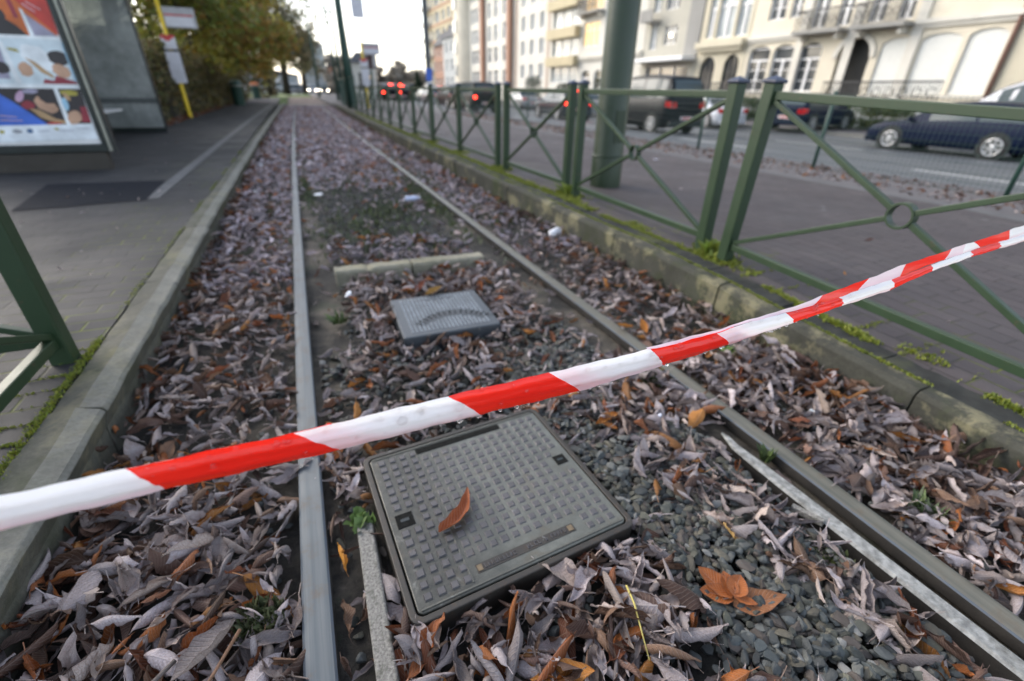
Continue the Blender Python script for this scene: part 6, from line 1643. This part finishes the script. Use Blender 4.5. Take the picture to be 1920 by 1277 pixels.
# narrow older fronts
t = thing('town_house', 'narrow dark grey gabled house front left of the white corner building', 'house', (0, 0, 0))
o1 = [(y - .6, y + .6, z, z + 1.7) for z in (1.2, 4, 6.8) for y in (89, 92, 95)]
body(t, 87.05, 97.5, 9.0, MT['pale_stone'], o1, roof=5)
for w in o1: window(t, *w, 0, 'cross', 'glass')
t = thing('town_house', 'narrow rust-coloured brick house beside the tall orange-topped block', 'house', (0, 0, 0))
o1 = [(y - .6, y + .6, z, z + 1.7) for z in (1.2, 4, 6.4) for y in (99.3, 102)]
body(t, 97.55, 104, 8.2, MT['brick_red'], o1, roof=5)
for w in o1: window(t, *w, 0, 'cross', 'glass')
# tall block
t = thing('apartment_block', 'tall balconied apartment tower with ochre floors catching the low sun', 'apartment block', (0, 0, 0))
o1 = []
for k in range(9):
    z = 1.5 + 2.75 * k
    for y in (113.2, 110.2, 107.0, 104.9, 101.5, 98): o1.append((y - 1.0, y + 1.0, z, z + 1.7))
body(t, 96, 114.6, 26.5, MT['ochre'], o1, x=FX + 1.5, roof=1)  # orange low sunlight put into the ochre of this wall
for w in o1: window(t, *w, 0, 'plain2', 'glass_pale', x=FX + 1.5)
b = MB()
for k in range(9): b.box(FX + .3, FX + 1.497, 111.2, 114.6, 1.2 + 2.75 * k, 1.95 + 2.75 * k)
b.build('balcony', MT['trim'], t)
b = MB()
for k in range(1, 9): b.box(FX + 1.42, FX + 1.497, 96, 111, .95 + 2.75 * k, 1.3 + 2.75 * k)
b.build('floor_band', MT['brick_red'], t)
# far ends
t = thing('tower_block', 'pale blue-grey tower block far beyond the track, between the trees', 'tower block', (0, 0, 0))
b = MB(); b.box(3.0, 8.0, 128, 140, -.4, 9.5); b.build('wall', MT['pale_stone'], t)
for k in range(5):
    b = MB(); b.box(3.3, 7.7, 127.9, 127.99, .9 + 1.7 * k, 1.9 + 1.7 * k); b.build('window', MT['glass_pale'], t)
b = MB(); b.box(3.6, 5.5, 129, 133, 9.502, 12); b.build('roof_hut', MT['pale_stone'], t)
t = thing('town_house', 'small rust-red house beside the far pale tower block', 'house', (0, 0, 0))
b = MB(); b.box(8.3, 11.5, 126, 134, -.4, 5); b.build('wall', MT['brick_red'], t)
b = MB(); b.prism([(8.1, 5.002), (11.7, 5.002), (9.9, 7)], 125.8, 134.2); b.build('roof', MT['slate'], t)
b = MB()
for z in (1, 3): b.box(9.1, 9.8, 125.92, 125.99, z, z + 1.2); b.box(10.3, 11, 125.92, 125.99, z, z + 1.2)
b.build('window', MT['glass'], t)
t = thing('shop_building', 'low pale building with white fronts far behind the distant tree trunks', 'building', (0, 0, 0))
b = MB(); b.box(-16, 1.5, 116, 126, -.4, 3.0); b.build('wall', MT['pale_stone'], t)
for k in range(6): b = MB(); b.box(-15 + 2.7 * k, -13 + 2.7 * k, 115.9, 115.99, .2, 2.4); b.build('shop_window', MT['glass_pale'] if k % 2 else MT['white'], t)
b = MB(); b.prism([(-16.3, 3.002), (1.8, 3.002), (-7, 4.6)], 115.7, 126.3); b.build('roof', MT['slate'], t)
t = thing('kiosk', 'small pale house-like kiosk with dark hipped roof behind the tram mast', 'kiosk', (5.4, 46.5, -.05))
b = MB(); b.box(-.95, .95, -1, 1, 0, 2.9); b.build('wall', MT['whitewall'], t)
b = MB(); b.add([(-1.15, -1.2, 2.9), (1.15, -1.2, 2.9), (1.15, 1.2, 2.9), (-1.15, 1.2, 2.9), (-.4, 0, 3.7), (.4, 0, 3.7)], [(0, 1, 5, 4), (1, 2, 5), (2, 3, 4, 5), (3, 0, 4), (0, 3, 2, 1)], False); b.build('roof', MT['slate'], t)
b = MB(); b.box(-.5, .5, -1.03, -1.002, .9, 2.2); b.build('window', MT['glass'], t)
# garden walls, hedge and railings before the houses
t = thing('garden_wall', 'low stone garden wall with dark iron railings before the cream mansion', 'garden wall', (23.6, 0, 0))
b = MB(); b.box(-.15, .15, 12.4, 17.7, -.4, .75); b.box(-.15, .15, 20.2, 30, -.4, .75); b.build('wall', MT['pale_stone'], t)
b = MB()
for y0, y1 in ((12.5, 17.6), (20.3, 29.9)):
    b.box(-.03, .03, y0, y1, 1.62, 1.68); b.box(-.03, .03, y0, y1, .85, .9)
    k = y0
    while k < y1: b.box(-.012, .012, k, k + .025, .75, 1.7); k += .13
    for j in range(int((y1 - y0) / .55)): b.lathe([(.16, -.01), (.19, -.01), (.19, .01), (.16, .01), (.16, -.01)], (0, y0 + .3 + .55 * j, 1.25), 'x', 14, False)
b.build('railing', MT['iron_rail'], t)
def shrub(label, x, y, z, rx, ry, rz2_, n, cols, seed, size=.06, name='shrub', cat='shrub'):
    r = np.random.default_rng(seed); t = thing(name, label, cat, (x, y, z))
    d = r.normal(size=(n, 3)); d /= np.linalg.norm(d, axis=1)[:, None]; d = np.sign(d) * np.abs(d) ** .6; d *= (r.random(n) ** .25)[:, None]
    P = d * np.array([rx, ry, rz2_]) + np.array([0, 0, rz2_]); P[:, 2] = np.maximum(P[:, 2], .02)
    a = r.normal(size=(n, 3)); a /= np.linalg.norm(a, axis=1)[:, None]; c = np.cross(a, r.normal(size=(n, 3))); c /= np.linalg.norm(c, axis=1)[:, None]; s = size * r.uniform(.6, 1.4, n)[:, None]
    V = np.stack([P - a * s, P - c * s * .6, P + a * s, P + c * s * .6], 1).reshape(-1, 3); C = np.array(cols)[r.integers(len(cols), size=n)] * r.uniform(.7, 1.35, n)[:, None]
    link('foliage', np_mesh('foliage', V, np.arange(4 * n).reshape(n, 4), MT['foliage'], colr=np.repeat(np.concatenate([C, np.ones((n, 1))], 1), 4, 0), smooth=False), t)
    b = MB(); b.tube([(0, 0, 0), (0, 0, rz2_ * 1.2)], .05, 6); b.build('stem', MT['bark'], t)
HG = [(.05, .08, .02), (.07, .1, .025), (.09, .1, .025), (.04, .06, .02)]
shrub('low green hedge in front of the stone garden wall, behind the navy hatchback', 22.4, 14.8, -.23, .5, 2.4, .5, 5000, HG, 51)
shrub('darker clipped bush left of the low green hedge', 22.6, 21.5, -.23, .5, 1.4, .6, 2500, HG[:1] + [(.03, .05, .02)], 52)
shrub('square-cut dark green shrub in front of the white apartment block', 23.0, 49.5, -.23, .8, .9, 1.35, 2500, [(.02, .045, .035), (.025, .055, .04)], 53)
shrub('rounded dark bush at the foot of the ochre-banded bays', 23.5, 43.3, -.23, .8, 1.2, 1.0, 2500, [(.02, .035, .02), (.03, .05, .025)], 54)
shrub('ivy-green bush left of the canopy house', 24.5, 38.0, -.23, .8, 1.3, 1.4, 2500, [(.07, .08, .02), (.05, .06, .02)], 55)
